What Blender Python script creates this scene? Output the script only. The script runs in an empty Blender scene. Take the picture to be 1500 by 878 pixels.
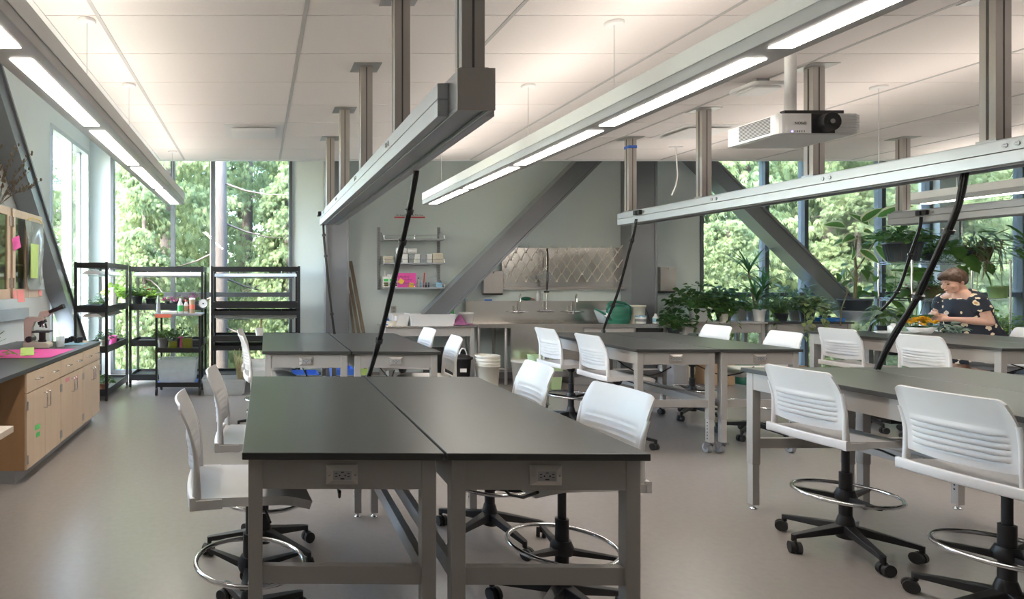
import bpy, math, random
import numpy as np
from mathutils import Vector, Matrix

# ------------------------------------------------------------------ camera, sky, sun, exposure
S = bpy.context.scene
COL = S.collection
CAMZ = 1.5
cam_d = bpy.data.cameras.new('camera')
cam = bpy.data.objects.new('camera', cam_d)
COL.objects.link(cam)
cam.location = (0, 0, CAMZ)
cam.rotation_euler = (math.pi / 2, 0, 0)
cam_d.sensor_width = 36.0
cam_d.sensor_fit = 'HORIZONTAL'
cam_d.lens = 36.0 * 900 / 1500
cam_d.shift_x = (750 - 378) / 1500
cam_d.shift_y = (414 - 439) / 1500
cam_d.clip_start = 0.05
S.camera = cam

SUN_DIR = Vector((0.60, 0.40, -0.70)).normalized()      # the way the light travels
SUN_STRENGTH = 13.0
SKY_STRENGTH = 5.0
PANEL_STRENGTH = 22.0       # lit lens of the pendant lamps
UPLIGHT_STRENGTH = 9.5      # their upward slot
w = bpy.data.worlds.new('sky')
S.world = w
w.use_nodes = True
nt = w.node_tree
nt.nodes.clear()
wo = nt.nodes.new('ShaderNodeOutputWorld')
bg = nt.nodes.new('ShaderNodeBackground')
sk = nt.nodes.new('ShaderNodeTexSky')
sk.sky_type = 'NISHITA'
sk.sun_disc = False
sk.sun_elevation = math.asin(-SUN_DIR.z)
sk.sun_rotation = math.atan2(-SUN_DIR.x, -SUN_DIR.y)
sk.air_density = 1.0
sk.dust_density = 1.6
bg.inputs['Strength'].default_value = SKY_STRENGTH
nt.links.new(sk.outputs[0], bg.inputs['Color'])
nt.links.new(bg.outputs[0], wo.inputs[0])
sun_d = bpy.data.lights.new('sun', 'SUN')
sun = bpy.data.objects.new('sun', sun_d)
COL.objects.link(sun)
sun_d.energy = SUN_STRENGTH
sun_d.angle = math.radians(0.6)
sun_d.color = (1.0, 0.95, 0.86)
sun.rotation_euler = SUN_DIR.to_track_quat('-Z', 'Y').to_euler()
sun.location = (-20, -8, 25)
S.view_settings.view_transform = 'Standard'
S.view_settings.look = 'None'
S.view_settings.exposure = 0.62
S.view_settings.gamma = 1.0
S.view_settings.use_curve_mapping = False
S.cycles.max_bounces = 10
S.cycles.diffuse_bounces = 5
S.cycles.glossy_bounces = 4
S.cycles.transparent_max_bounces = 24
S.cycles.use_denoising = True

# ------------------------------------------------------------------ helpers
R = math.radians
rng = random.Random(7)


def P(px, py, Y):
    """the point at depth Y seen at pixel (px, py) of the photograph"""
    return Vector(((px - 378) * Y / 900, Y, CAMZ - (py - 414) * Y / 900))


def PX(px, Y):
    return (px - 378) * Y / 900


def PZ(py, Y):
    return CAMZ - (py - 414) * Y / 900


class MB:
    def __init__(s):
        s.v = []
        s.f = []
        s.m = []
        s.sm = []
        s.cm = 0

    def add(s, vs, fs, smooth=False):
        n = len(s.v)
        s.v += [tuple(p) for p in vs]
        for f in fs:
            s.f.append(tuple(i + n for i in f))
            s.m.append(s.cm)
            s.sm.append(smooth)
        return s

    def box(s, x0, x1, y0, y1, z0, z1):
        return s.add([(x0, y0, z0), (x1, y0, z0), (x1, y1, z0), (x0, y1, z0), (x0, y0, z1), (x1, y0, z1), (x1, y1, z1), (x0, y1, z1)],
                     [(0, 3, 2, 1), (4, 5, 6, 7), (0, 1, 5, 4), (1, 2, 6, 5), (2, 3, 7, 6), (3, 0, 4, 7)])

    def obox(s, c, size, rot=None):
        hx, hy, hz = size[0] / 2, size[1] / 2, size[2] / 2
        pts = [Vector((a * hx, b * hy, d * hz)) for d in (-1, 1) for a, b in ((-1, -1), (1, -1), (1, 1), (-1, 1))]
        if rot is not None:
            pts = [rot @ p for p in pts]
        c = Vector(c)
        return s.add([p + c for p in pts], [(0, 3, 2, 1), (4, 5, 6, 7), (0, 1, 5, 4), (1, 2, 6, 5), (2, 3, 7, 6), (3, 0, 4, 7)])

    def bar(s, p, q, w, h, up=(0, 0, 1), w2=None, h2=None):
        p, q = Vector(p), Vector(q)
        d = (q - p).normalized()
        up = Vector(up)
        if abs(d.dot(up)) > 0.98:
            up = Vector((0, 1, 0))
        a = d.cross(up).normalized()
        b = a.cross(d).normalized()
        w2 = w if w2 is None else w2
        h2 = h if h2 is None else h2
        vs = [p - a * w / 2 - b * h / 2, p + a * w / 2 - b * h / 2, p + a * w / 2 + b * h / 2, p - a * w / 2 + b * h / 2,
              q - a * w2 / 2 - b * h2 / 2, q + a * w2 / 2 - b * h2 / 2, q + a * w2 / 2 + b * h2 / 2, q - a * w2 / 2 + b * h2 / 2]
        return s.add(vs, [(0, 3, 2, 1), (4, 5, 6, 7), (0, 1, 5, 4), (1, 2, 6, 5), (2, 3, 7, 6), (3, 0, 4, 7)])

    def cyl(s, p, q, r, r2=None, n=12, caps=True):
        p, q = Vector(p), Vector(q)
        r2 = r if r2 is None else r2
        d = (q - p).normalized()
        a = d.orthogonal().normalized()
        b = d.cross(a)
        vs = []
        for c, rr in ((p, r), (q, r2)):
            for i in range(n):
                t = 2 * math.pi * i / n
                vs.append(c + (a * math.cos(t) + b * math.sin(t)) * rr)
        fs = [(i, (i + 1) % n, n + (i + 1) % n, n + i) for i in range(n)]
        s.add(vs, fs, True)
        if caps:
            s.add(vs[:n], [tuple(range(n))[::-1]])
            s.add(vs[n:], [tuple(range(n))])
        return s

    def tube(s, pts, r, n=8, closed=False, r2=None):
        pts = [Vector(p) for p in pts]
        m = len(pts)
        T = []
        for i in range(m):
            if closed:
                t = pts[(i + 1) % m] - pts[i - 1]
            else:
                t = pts[min(i + 1, m - 1)] - pts[max(i - 1, 0)]
            T.append(t.normalized())
        a = T[0].orthogonal().normalized()
        if closed:
            up = Vector((0, 0, 1))
            if abs(T[0].dot(up)) < 0.9:
                a = T[0].cross(up).normalized()
        vs = []
        for i in range(m):
            a = (a - T[i] * a.dot(T[i])).normalized()
            b = T[i].cross(a)
            rr = r if r2 is None else r + (r2 - r) * i / (m - 1)
            for k in range(n):
                t = 2 * math.pi * k / n
                vs.append(pts[i] + (a * math.cos(t) + b * math.sin(t)) * rr)
        fs = []
        for i in range(m if closed else m - 1):
            j = (i + 1) % m
            for k in range(n):
                l = (k + 1) % n
                fs.append((i * n + k, i * n + l, j * n + l, j * n + k))
        s.add(vs, fs, True)
        if not closed:
            s.add(vs[:n], [tuple(range(n))[::-1]])
            s.add(vs[-n:], [tuple(range(n))])
        return s

    def ring(s, c, R0, r, n=40, k=8):
        c = Vector(c)
        return s.tube([c + Vector((R0 * math.cos(2 * math.pi * i / n), R0 * math.sin(2 * math.pi * i / n), 0)) for i in range(n)], r, k, True)

    def lathe(s, prof, c=(0, 0, 0), n=20, sx=1, sy=1, smooth=True):
        """prof: (radius, z) from bottom to top"""
        c = Vector(c)
        vs = []
        for r, z in prof:
            for i in range(n):
                t = 2 * math.pi * i / n
                vs.append(c + Vector((r * sx * math.cos(t), r * sy * math.sin(t), z)))
        fs = []
        for j in range(len(prof) - 1):
            for i in range(n):
                l = (i + 1) % n
                fs.append((j * n + i, j * n + l, (j + 1) * n + l, (j + 1) * n + i))
        s.add(vs, fs, smooth)
        if prof[0][0] > 1e-5:
            s.add(vs[:n], [tuple(range(n))[::-1]])
        if prof[-1][0] > 1e-5:
            s.add(vs[-n:], [tuple(range(n))])
        return s

    def ell(s, c, rx, ry, rz, n=16, m=10, rot=None):
        c = Vector(c)
        vs = []
        for j in range(m + 1):
            ph = -math.pi / 2 + math.pi * j / m
            for i in range(n):
                t = 2 * math.pi * i / n
                p = Vector((rx * math.cos(ph) * math.cos(t), ry * math.cos(ph) * math.sin(t), rz * math.sin(ph)))
                if rot is not None:
                    p = rot @ p
                vs.append(c + p)
        fs = [(j * n + i, j * n + (i + 1) % n, (j + 1) * n + (i + 1) % n, (j + 1) * n + i) for j in range(m) for i in range(n)]
        return s.add(vs, fs, True)

    def capsule(s, p, q, r, r2=None, n=14):
        r2 = r if r2 is None else r2
        s.cyl(p, q, r, r2, n)
        s.ell(p, r, r, r, n, 8)
        s.ell(q, r2, r2, r2, n, 8)
        return s

    def prism(s, poly, axis, d0, d1):
        """poly: 2-D outline in the other two axes (order x,y,z without the axis)"""
        n = len(poly)

        def mk(a, b, d):
            return (d, a, b) if axis == 0 else (a, d, b) if axis == 1 else (a, b, d)
        vs = [mk(a, b, d0) for a, b in poly] + [mk(a, b, d1) for a, b in poly]
        fs = [tuple(range(n))[::-1], tuple(range(n, 2 * n))] + [(i, (i + 1) % n, n + (i + 1) % n, n + i) for i in range(n)]
        return s.add(vs, fs)

    def grid(s, fn, nu, nv, th=None, smooth=True):
        """fn(u,v)->point, u,v in 0..1; th: thickness along the normal (solid)"""
        pts = [[Vector(fn(i / nu, j / nv)) for j in range(nv + 1)] for i in range(nu + 1)]
        W = nv + 1
        base = [pts[i][j] for i in range(nu + 1) for j in range(W)]
        fs = [(i * W + j, (i + 1) * W + j, (i + 1) * W + j + 1, i * W + j + 1) for i in range(nu) for j in range(nv)]
        if th is None:
            return s.add(base, fs, smooth)
        off = []
        for i in range(nu + 1):
            for j in range(W):
                du = pts[min(i + 1, nu)][j] - pts[max(i - 1, 0)][j]
                dv = pts[i][min(j + 1, nv)] - pts[i][max(j - 1, 0)]
                off.append(pts[i][j] - du.cross(dv).normalized() * th)
        n = len(base)
        s.add(base + off, fs + [tuple(k + n for k in f[::-1]) for f in fs], smooth)
        rim = [(i, 0) for i in range(nu + 1)] + [(nu, j) for j in range(1, W)] + [(i, nv) for i in range(nu - 1, -1, -1)] + [(0, j) for j in range(nv - 1, 0, -1)]
        idx = [i * W + j for i, j in rim]
        k = len(idx)
        vs = [base[i] for i in idx] + [off[i] for i in idx]
        s.add(vs, [(a, a + k, (a + 1) % k + k, (a + 1) % k) for a in range(k)], False)
        return s

    def mesh(s, name):
        me = bpy.data.meshes.new(name)
        me.from_pydata(s.v, [], s.f)
        me.polygons.foreach_set('use_smooth', s.sm)
        if any(s.m):
            me.polygons.foreach_set('material_index', s.m)
        me.update()
        return me


def link(o, parent=None):
    COL.objects.link(o)
    if parent is not None:
        o.parent = parent
    return o


def obj(name, mb, mat, parent=None, loc=None, bevel=0.0, fix=False):
    me = mb.mesh(name) if isinstance(mb, MB) else mb
    o = bpy.data.objects.new(name, me)
    for m in (mat if isinstance(mat, (list, tuple)) else [mat]):
        if me.materials.find(m.name) < 0 or isinstance(mat, (list, tuple)):
            me.materials.append(m)
    if loc is not None:
        o.location = loc
    if bevel:
        b = o.modifiers.new('bevel', 'BEVEL')
        b.width = bevel
        b.segments = 2
        b.limit_method = 'ANGLE'
        b.angle_limit = R(40)
    return link(o, parent)


def again(o, parent=None, loc=None, rot=None):
    """one more of a piece, sharing its mesh"""
    c = o.copy()
    if loc is not None:
        c.location = loc
    if rot is not None:
        c.rotation_euler = rot
    COL.objects.link(c)
    c.parent = parent if parent is not None else o.parent
    return c


def tag(o, label, cat, group=None):
    o['label'] = label
    o['category'] = cat
    if group:
        o['group'] = group
    return o


def struct(o):
    o['kind'] = 'structure'
    return o


def stuff(o):
    o['kind'] = 'stuff'
    return o


def thing(name, label, cat, loc=(0, 0, 0), rz=0.0, group=None):
    o = bpy.data.objects.new(name, None)
    o.empty_display_size = 0.05
    COL.objects.link(o)
    o.location = loc
    o.rotation_euler = (0, 0, rz)
    return tag(o, label, cat, group)


def copy_tree(o, parent=None):
    c = o.copy()
    COL.objects.link(c)
    if parent is not None:
        c.parent = parent
    for ch in list(o.children):
        copy_tree(ch, c)
    return c


def dup(o, loc, rz, label, group=None):
    c = copy_tree(o)
    c.location = loc
    c.rotation_euler = (0, 0, rz)
    c['label'] = label
    if group:
        c['group'] = group
    return c


# ------------------------------------------------------------------ materials
def nodes(name):
    m = bpy.data.materials.new(name)
    m.use_nodes = True
    t = m.node_tree
    t.nodes.clear()
    out = t.nodes.new('ShaderNodeOutputMaterial')
    return m, t, out


def pbr(name, col, rough=0.5, metal=0.0, vary=0.06, scale=8.0, bump=0.0, bscale=60.0, spec=0.5, stretch=None, coat=0.0, trans=0.0, sub=0.0):
    """principled surface whose colour wanders a little with noise"""
    m, t, out = nodes(name)
    L = t.links.new
    b = t.nodes.new('ShaderNodeBsdfPrincipled')
    L(b.outputs[0], out.inputs[0])
    tc = t.nodes.new('ShaderNodeTexCoord')
    mp = t.nodes.new('ShaderNodeMapping')
    L(tc.outputs['Object'], mp.inputs[0])
    if stretch:
        mp.inputs['Scale'].default_value = stretch
    nz = t.nodes.new('ShaderNodeTexNoise')
    nz.inputs['Scale'].default_value = scale
    nz.inputs['Detail'].default_value = 4
    L(mp.outputs[0], nz.inputs['Vector'])
    mx = t.nodes.new('ShaderNodeMix')
    mx.data_type = 'RGBA'
    c = Vector(col)
    mx.inputs[6].default_value = (*[max(0, x * (1 - vary)) for x in c], 1)
    mx.inputs[7].default_value = (*[min(1, x * (1 + vary)) for x in c], 1)
    L(nz.outputs['Fac'], mx.inputs[0])
    L(mx.outputs[2], b.inputs['Base Color'])
    b.inputs['Roughness'].default_value = rough
    b.inputs['Metallic'].default_value = metal
    b.inputs['Specular IOR Level'].default_value = spec
    if coat:
        b.inputs['Coat Weight'].default_value = coat
        b.inputs['Coat Roughness'].default_value = 0.1
    if trans:
        b.inputs['Transmission Weight'].default_value = trans
    if bump:
        n2 = t.nodes.new('ShaderNodeTexNoise')
        n2.inputs['Scale'].default_value = bscale
        n2.inputs['Detail'].default_value = 3
        L(mp.outputs[0], n2.inputs['Vector'])
        bp = t.nodes.new('ShaderNodeBump')
        bp.inputs['Strength'].default_value = bump
        bp.inputs['Distance'].default_value = 0.004
        L(n2.outputs['Fac'], bp.inputs['Height'])
        L(bp.outputs[0], b.inputs['Normal'])
    return m


def leafmat(name, c1, c2, trans=0.45, rough=0.45, scale=3.0, edge=None):
    """a leaf: diffuse both sides and light through it"""
    m, t, out = nodes(name)
    L = t.links.new
    tc = t.nodes.new('ShaderNodeTexCoord')
    nz = t.nodes.new('ShaderNodeTexNoise')
    nz.inputs['Scale'].default_value = scale
    nz.inputs['Detail'].default_value = 5
    L(tc.outputs['Object'], nz.inputs['Vector'])
    rp = t.nodes.new('ShaderNodeValToRGB')
    rp.color_ramp.elements[0].position = 0.32
    rp.color_ramp.elements[0].color = (*c1, 1)
    rp.color_ramp.elements[1].position = 0.68
    rp.color_ramp.elements[1].color = (*c2, 1)
    L(nz.outputs['Fac'], rp.inputs[0])
    b = t.nodes.new('ShaderNodeBsdfPrincipled')
    b.inputs['Roughness'].default_value = rough
    b.inputs['Specular IOR Level'].default_value = 0.35
    L(rp.outputs[0], b.inputs['Base Color'])
    tr = t.nodes.new('ShaderNodeBsdfTranslucent')
    hs = t.nodes.new('ShaderNodeHueSaturation')
    hs.inputs['Hue'].default_value = 0.485
    hs.inputs['Value'].default_value = 1.25
    L(rp.outputs[0], hs.inputs['Color'])
    L(hs.outputs[0], tr.inputs['Color'])
    mix = t.nodes.new('ShaderNodeMixShader')
    mix.inputs[0].default_value = trans
    L(b.outputs[0], mix.inputs[1])
    L(tr.outputs[0], mix.inputs[2])
    L(mix.outputs[0], out.inputs[0])
    return m


def glassmat(name, tint=(0.93, 0.97, 0.95), refl=1.0):
    """thin clear sheet: light goes straight through, some is mirrored"""
    m, t, out = nodes(name)
    L = t.links.new
    tr = t.nodes.new('ShaderNodeBsdfTransparent')
    tr.inputs[0].default_value = (*tint, 1)
    gl = t.nodes.new('ShaderNodeBsdfGlossy')
    gl.inputs['Roughness'].default_value = 0.02
    nz = t.nodes.new('ShaderNodeTexNoise')
    nz.inputs['Scale'].default_value = 1.5
    fr = t.nodes.new('ShaderNodeFresnel')
    fr.inputs['IOR'].default_value = 1.45
    mu = t.nodes.new('ShaderNodeMath')
    mu.operation = 'MULTIPLY'
    mu.inputs[1].default_value = refl
    L(fr.outputs[0], mu.inputs[0])
    mix = t.nodes.new('ShaderNodeMixShader')
    L(mu.outputs[0], mix.inputs[0])
    L(tr.outputs[0], mix.inputs[1])
    L(gl.outputs[0], mix.inputs[2])
    L(mix.outputs[0], out.inputs[0])
    return m


def emit(name, col, s):
    m, t, out = nodes(name)
    e = t.nodes.new('ShaderNodeEmission')
    e.inputs[0].default_value = (*col, 1)
    e.inputs[1].default_value = s
    t.links.new(e.outputs[0], out.inputs[0])
    return m


def cloudy(name, tint, alpha, rough=0.35):
    """frosted clear plastic: part lets light straight through, part is milky"""
    m, t, out = nodes(name)
    L = t.links.new
    tr = t.nodes.new('ShaderNodeBsdfTransparent')
    tr.inputs[0].default_value = (0.95, 0.97, 0.98, 1)
    b = t.nodes.new('ShaderNodeBsdfPrincipled')
    b.inputs['Base Color'].default_value = (*tint, 1)
    b.inputs['Roughness'].default_value = rough
    nz = t.nodes.new('ShaderNodeTexNoise')
    nz.inputs['Scale'].default_value = 5
    mr = t.nodes.new('ShaderNodeMapRange')
    mr.inputs['To Min'].default_value = alpha * 0.85
    mr.inputs['To Max'].default_value = min(1, alpha * 1.15)
    L(nz.outputs['Fac'], mr.inputs['Value'])
    mix = t.nodes.new('ShaderNodeMixShader')
    L(mr.outputs[0], mix.inputs[0])
    L(tr.outputs[0], mix.inputs[1])
    L(b.outputs[0], mix.inputs[2])
    L(mix.outputs[0], out.inputs[0])
    return m


M = dict(
    floor=pbr('floor_vinyl', (0.315, 0.284, 0.268), 0.27, vary=0.07, scale=26, bump=0.05, bscale=90, spec=0.5),
    wall=pbr('wall_paint', (0.67, 0.745, 0.735), 0.6, vary=0.02, scale=2, bump=0.03, bscale=180),
    wallw=pbr('white_wall_paint', (0.80, 0.83, 0.81), 0.6, vary=0.02, scale=2, bump=0.03, bscale=180),
    wallf=pbr('front_wall_paint', (0.34, 0.35, 0.35), 0.7, vary=0.02),
    ceil=pbr('ceiling_tile_board', (0.90, 0.85, 0.82), 0.8, vary=0.02, scale=40, bump=0.08, bscale=400),
    ceilw=pbr('ceiling_border_paint', (0.85, 0.85, 0.84), 0.7, vary=0.01),
    grid=pbr('ceiling_grid_metal', (0.55, 0.54, 0.53), 0.6),
    mull=pbr('window_frame_metal', (0.13, 0.145, 0.16), 0.38, metal=0.35, vary=0.04, stretch=(1, 1, 8)),
    mulll=pbr('pale_window_frame', (0.62, 0.66, 0.68), 0.4, metal=0.2),
    steel=pbr('grey_painted_steel', (0.26, 0.27, 0.29), 0.30, metal=0.5, vary=0.05, scale=4),
    glass=glassmat('window_glass', (0.96, 0.985, 0.975), 0.55),
    alu=pbr('brushed_aluminium', (0.44, 0.455, 0.48), 0.38, metal=0.5, vary=0.03, stretch=(30, 1, 30)),
    aludark=pbr('channel_aluminium', (0.34, 0.345, 0.36), 0.3, metal=0.6, vary=0.04, stretch=(30, 1, 30)),
    post=pbr('post_paint', (0.43, 0.405, 0.385), 0.4, metal=0.3, vary=0.03),
    groove=pbr('groove_shadow_line', (0.09, 0.085, 0.085), 0.6),
    plate=pbr('ceiling_plate_metal', (0.45, 0.46, 0.46), 0.35, metal=0.5),
    lampbody=pbr('lamp_body_paint', (0.50, 0.50, 0.50), 0.42, metal=0.2, vary=0.02),
    lens=emit('lamp_lens', (1.0, 0.93, 0.84), PANEL_STRENGTH),
    uplens=emit('lamp_uplight', (1.0, 0.90, 0.80), UPLIGHT_STRENGTH),
    wire=pbr('hanger_wire', (0.55, 0.55, 0.55), 0.4, metal=0.6),
    top=pbr('black_epoxy_top', (0.040, 0.041, 0.040), 0.35, vary=0.12, scale=20, spec=0.6),
    tframe=pbr('table_frame_paint', (0.345, 0.325, 0.305), 0.42, vary=0.03, scale=5),
    leglow=pbr('leg_sleeve_paint', (0.42, 0.40, 0.38), 0.4, vary=0.03),
    chrome=pbr('chrome', (0.72, 0.72, 0.74), 0.12, metal=1.0, vary=0.02),
    stain=pbr('stainless_steel', (0.74, 0.70, 0.66), 0.26, metal=1.0, vary=0.06, scale=3, stretch=(1, 1, 14)),
    staind=pbr('dull_stainless', (0.50, 0.475, 0.45), 0.38, metal=0.85, vary=0.06),
    slot=pbr('socket_slot', (0.02, 0.02, 0.02), 0.6),
    white=pbr('stool_plastic', (0.66, 0.64, 0.625), 0.36, vary=0.02, scale=12, spec=0.5),
    black=pbr('black_plastic', (0.018, 0.018, 0.020), 0.42, vary=0.2, scale=20),
    rub=pbr('black_rubber', (0.022, 0.022, 0.022), 0.6),
    cord=pbr('black_cord', (0.012, 0.012, 0.012), 0.45),
    blackm=pbr('black_rack_steel', (0.020, 0.021, 0.023), 0.4, metal=0.2, vary=0.15),
    wood=pbr('maple_veneer', (0.62, 0.47, 0.34), 0.38, vary=0.10, scale=3, stretch=(6, 6, 0.5)),
    woodd=pbr('brown_maple_side', (0.42, 0.235, 0.115), 0.42, vary=0.10, scale=3, stretch=(6, 6, 0.5)),
    woodl=pbr('pale_wood_top', (0.62, 0.50, 0.40), 0.4, vary=0.10, scale=3, stretch=(0.6, 8, 1)),
    bench=pbr('counter_black', (0.045, 0.048, 0.052), 0.38, vary=0.15, scale=30),
    kick=pbr('toe_kick_grey', (0.30, 0.30, 0.31), 0.5),
    raceway=pbr('raceway_grey', (0.50, 0.53, 0.55), 0.45, metal=0.2),
    beige=pbr('instrument_beige', (0.55, 0.50, 0.42), 0.4, vary=0.03),
    wplas=pbr('white_plastic', (0.80, 0.80, 0.80), 0.35, vary=0.02),
    wpaper=pbr('white_paper', (0.82, 0.81, 0.78), 0.7, vary=0.03),
    pink=pbr('pink_card', (0.84, 0.10, 0.42), 0.6, vary=0.05),
    salmon=pbr('salmon_note', (0.86, 0.30, 0.28), 0.6, vary=0.04),
    yellow=pbr('yellow_note', (0.86, 0.60, 0.06), 0.6, vary=0.05),
    lime=pbr('lime_paper', (0.50, 0.68, 0.20), 0.6, vary=0.08),
    greent=pbr('green_tape', (0.10, 0.62, 0.16), 0.5),
    pinkt=pbr('dusty_pink_tape', (0.70, 0.25, 0.33), 0.5),
    orange=pbr('orange_label', (0.90, 0.22, 0.14), 0.6),
    ink=pbr('marker_ink', (0.08, 0.05, 0.07), 0.6),
    red=pbr('red_plastic', (0.62, 0.05, 0.05), 0.4),
    blue=pbr('blue_plastic', (0.05, 0.16, 0.62), 0.35),
    blues=pbr('blue_bottle', (0.02, 0.14, 0.46), 0.25),
    lblue=pbr('pale_blue_paper', (0.30, 0.55, 0.72), 0.6),
    canopy=pbr('dark_green_plastic', (0.02, 0.14, 0.09), 0.32, vary=0.08),
    gbin=pbr('pale_green_plastic', (0.52, 0.70, 0.40), 0.45, vary=0.05),
    gpot=pbr('olive_green_plastic', (0.28, 0.42, 0.16), 0.4),
    bucket=pbr('bucket_plastic', (0.74, 0.70, 0.60), 0.45, vary=0.05),
    card=pbr('cardboard', (0.46, 0.32, 0.20), 0.75, vary=0.08, bump=0.1),
    cream=pbr('cream_box', (0.66, 0.60, 0.48), 0.6, vary=0.05),
    dpot=pbr('charcoal_pot', (0.050, 0.058, 0.068), 0.45, vary=0.12, scale=10),
    tpot=pbr('terracotta_pot', (0.46, 0.20, 0.11), 0.7, vary=0.08),
    soil=pbr('potting_soil', (0.05, 0.035, 0.022), 0.95, vary=0.4, scale=60, bump=0.6),
    moss=pbr('moss', (0.10, 0.10, 0.04), 0.95, vary=0.4, scale=40, bump=0.8),
    stem=pbr('plant_stem', (0.18, 0.15, 0.08), 0.7, vary=0.2),
    gstem=pbr('green_stem', (0.13, 0.22, 0.06), 0.6, vary=0.2),
    bark=pbr('tree_bark', (0.06, 0.046, 0.038), 0.9, vary=0.35, scale=7, bump=1.0, bscale=14, stretch=(6, 6, 0.7)),
    twig=pbr('dry_twig', (0.20, 0.14, 0.10), 0.8, vary=0.2),
    bud=pbr('dry_bud', (0.22, 0.17, 0.12), 0.85, vary=0.2),
    dry=pbr('dry_grass', (0.46, 0.40, 0.24), 0.8, vary=0.2),
    clear=cloudy('clear_tub', (0.72, 0.76, 0.79), 0.40),
    bagfilm=cloudy('silvery_plastic_bag', (0.42, 0.46, 0.47), 0.55, 0.12),
    film=cloudy('plastic_film', (0.80, 0.82, 0.83), 0.22, 0.15),
    jar=glassmat('jar_glass', (0.90, 0.94, 0.90), 0.5),
    liquid=cloudy('cloudy_yellow_water', (0.30, 0.30, 0.04), 0.75),
    oldwood=pbr('weathered_wood', (0.20, 0.16, 0.11), 0.8, vary=0.3, scale=5, stretch=(8, 8, 0.6)),
    purple=pbr('purple_cloth', (0.40, 0.13, 0.28), 0.8, vary=0.25, scale=18, bump=0.5),
    dirt=pbr('forest_ground', (0.06, 0.07, 0.03), 0.95, vary=0.4, scale=2),
    facade=pbr('outside_wall', (0.3, 0.3, 0.3), 0.8),
    brass=pbr('brass_trim', (0.5, 0.42, 0.3), 0.35, metal=0.8),
    skin=pbr('skin', (0.62, 0.36, 0.27), 0.5, vary=0.04, scale=10),
    hair=pbr('brown_hair', (0.085, 0.045, 0.026), 0.5, vary=0.35, scale=30, bump=0.7, bscale=90, stretch=(1, 1, 0.4)),
    eye=pbr('eye_dark', (0.03, 0.02, 0.02), 0.2),
    lip=pbr('lip', (0.48, 0.18, 0.16), 0.45),
    petal=pbr('yellow_petal', (0.85, 0.52, 0.02), 0.55, vary=0.1, scale=30),
    redp=pbr('red_petal', (0.70, 0.03, 0.07), 0.55, vary=0.1),
    bluel=emit('status_light', (0.25, 0.2, 1.0), 3.0),
    L1=leafmat('leaf_mid', (0.045, 0.105, 0.025), (0.10, 0.20, 0.045)),
    L2=leafmat('leaf_dark', (0.026, 0.075, 0.022), (0.065, 0.15, 0.042), 0.35),
    L3=leafmat('leaf_bright', (0.13, 0.26, 0.035), (0.24, 0.40, 0.07), 0.5),
    L4=leafmat('leaf_variegated', (0.07, 0.15, 0.05), (0.42, 0.46, 0.22), 0.35, scale=14),
    L5=leafmat('leaf_silver', (0.10, 0.17, 0.12), (0.22, 0.30, 0.24), 0.3),
    L6=leafmat('leaf_purple', (0.16, 0.02, 0.09), (0.34, 0.05, 0.20), 0.35),
    cream_edge=leafmat('leaf_cream_margin', (0.42, 0.42, 0.24), (0.60, 0.58, 0.36), 0.3),
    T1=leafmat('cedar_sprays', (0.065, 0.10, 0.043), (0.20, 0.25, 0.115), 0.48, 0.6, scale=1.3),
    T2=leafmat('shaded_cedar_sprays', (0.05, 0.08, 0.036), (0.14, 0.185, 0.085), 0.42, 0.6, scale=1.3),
)
# ------------------------------------------------------------------ the setting
YB = 9.6            # inner face of the back wall
XL = -2.63          # inner face of the left wall
XR, YF, ZT = 13.0, -3.0, 3.80
CZ = 3.07           # underside of the hung ceiling
HEAD = 3.52
struct(obj('floor', MB().box(XL - 0.2, XR + 0.2, YF - 0.2, YB + 0.2, -0.25, 0), M['floor']))
m = MB()
m.box(XL - 0.18, -2.304, YB, YB + 0.18, 0, ZT)
m.box(0.533, 6.90, YB, YB + 0.18, 0, ZT)
m.box(12.6, XR + 0.18, YB, YB + 0.18, 0, ZT)
m.box(-2.304, 0.533, YB, YB + 0.18, HEAD, ZT)
m.box(6.90, 12.6, YB, YB + 0.18, HEAD, ZT)
m.box(-2.304, 0.533, YB, YB + 0.18, 0, 0.07)
m.box(6.90, 12.6, YB, YB + 0.18, 0, 0.07)
m.box(10.52, 10.82, YB - 0.12, YB + 0.18, 0, ZT)
struct(obj('wall_back', m, M['wall']))
m = MB()
m.box(XL - 0.18, XL, YF, 3.4, 0, ZT)
m.box(XL - 0.18, XL, 4.3, 7.76, 0, ZT)
m.box(XL - 0.18, XL, 3.4, 4.3, 0, 0.95)
m.box(XL - 0.18, XL, 3.4, 4.3, HEAD, ZT)
m.box(XL - 0.18, XL, 9.50, YB, 0, ZT)
m.box(XL - 0.18, XL, 7.76, 9.50, HEAD, ZT)
m.box(XL - 0.18, XL, 7.76, 9.50, 0, 0.30)
struct(obj('wall_left', m, M['wallw']))
struct(obj('wall_right', MB().box(XR, XR + 0.18, YF, YB, 0, ZT), M['wallw']))
struct(obj('wall_front', MB().box(XL - 0.18, XR + 0.18, YF - 0.18, YF, 0, ZT), M['wallf']))
struct(obj('ceiling_deck', MB().box(XL - 0.5, XR + 0.5, YF - 0.5, YB + 0.35, ZT, ZT + 0.3), M['ceilw']))
struct(obj('baseboard_back', MB().box(0.56, 6.88, YB - 0.012, YB - 0.001, 0, 0.10), M['kick']))
struct(obj('baseboard_left', MB().box(XL + 0.001, XL + 0.012, 6.75, 7.7, 0, 0.10), M['kick']))

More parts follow.
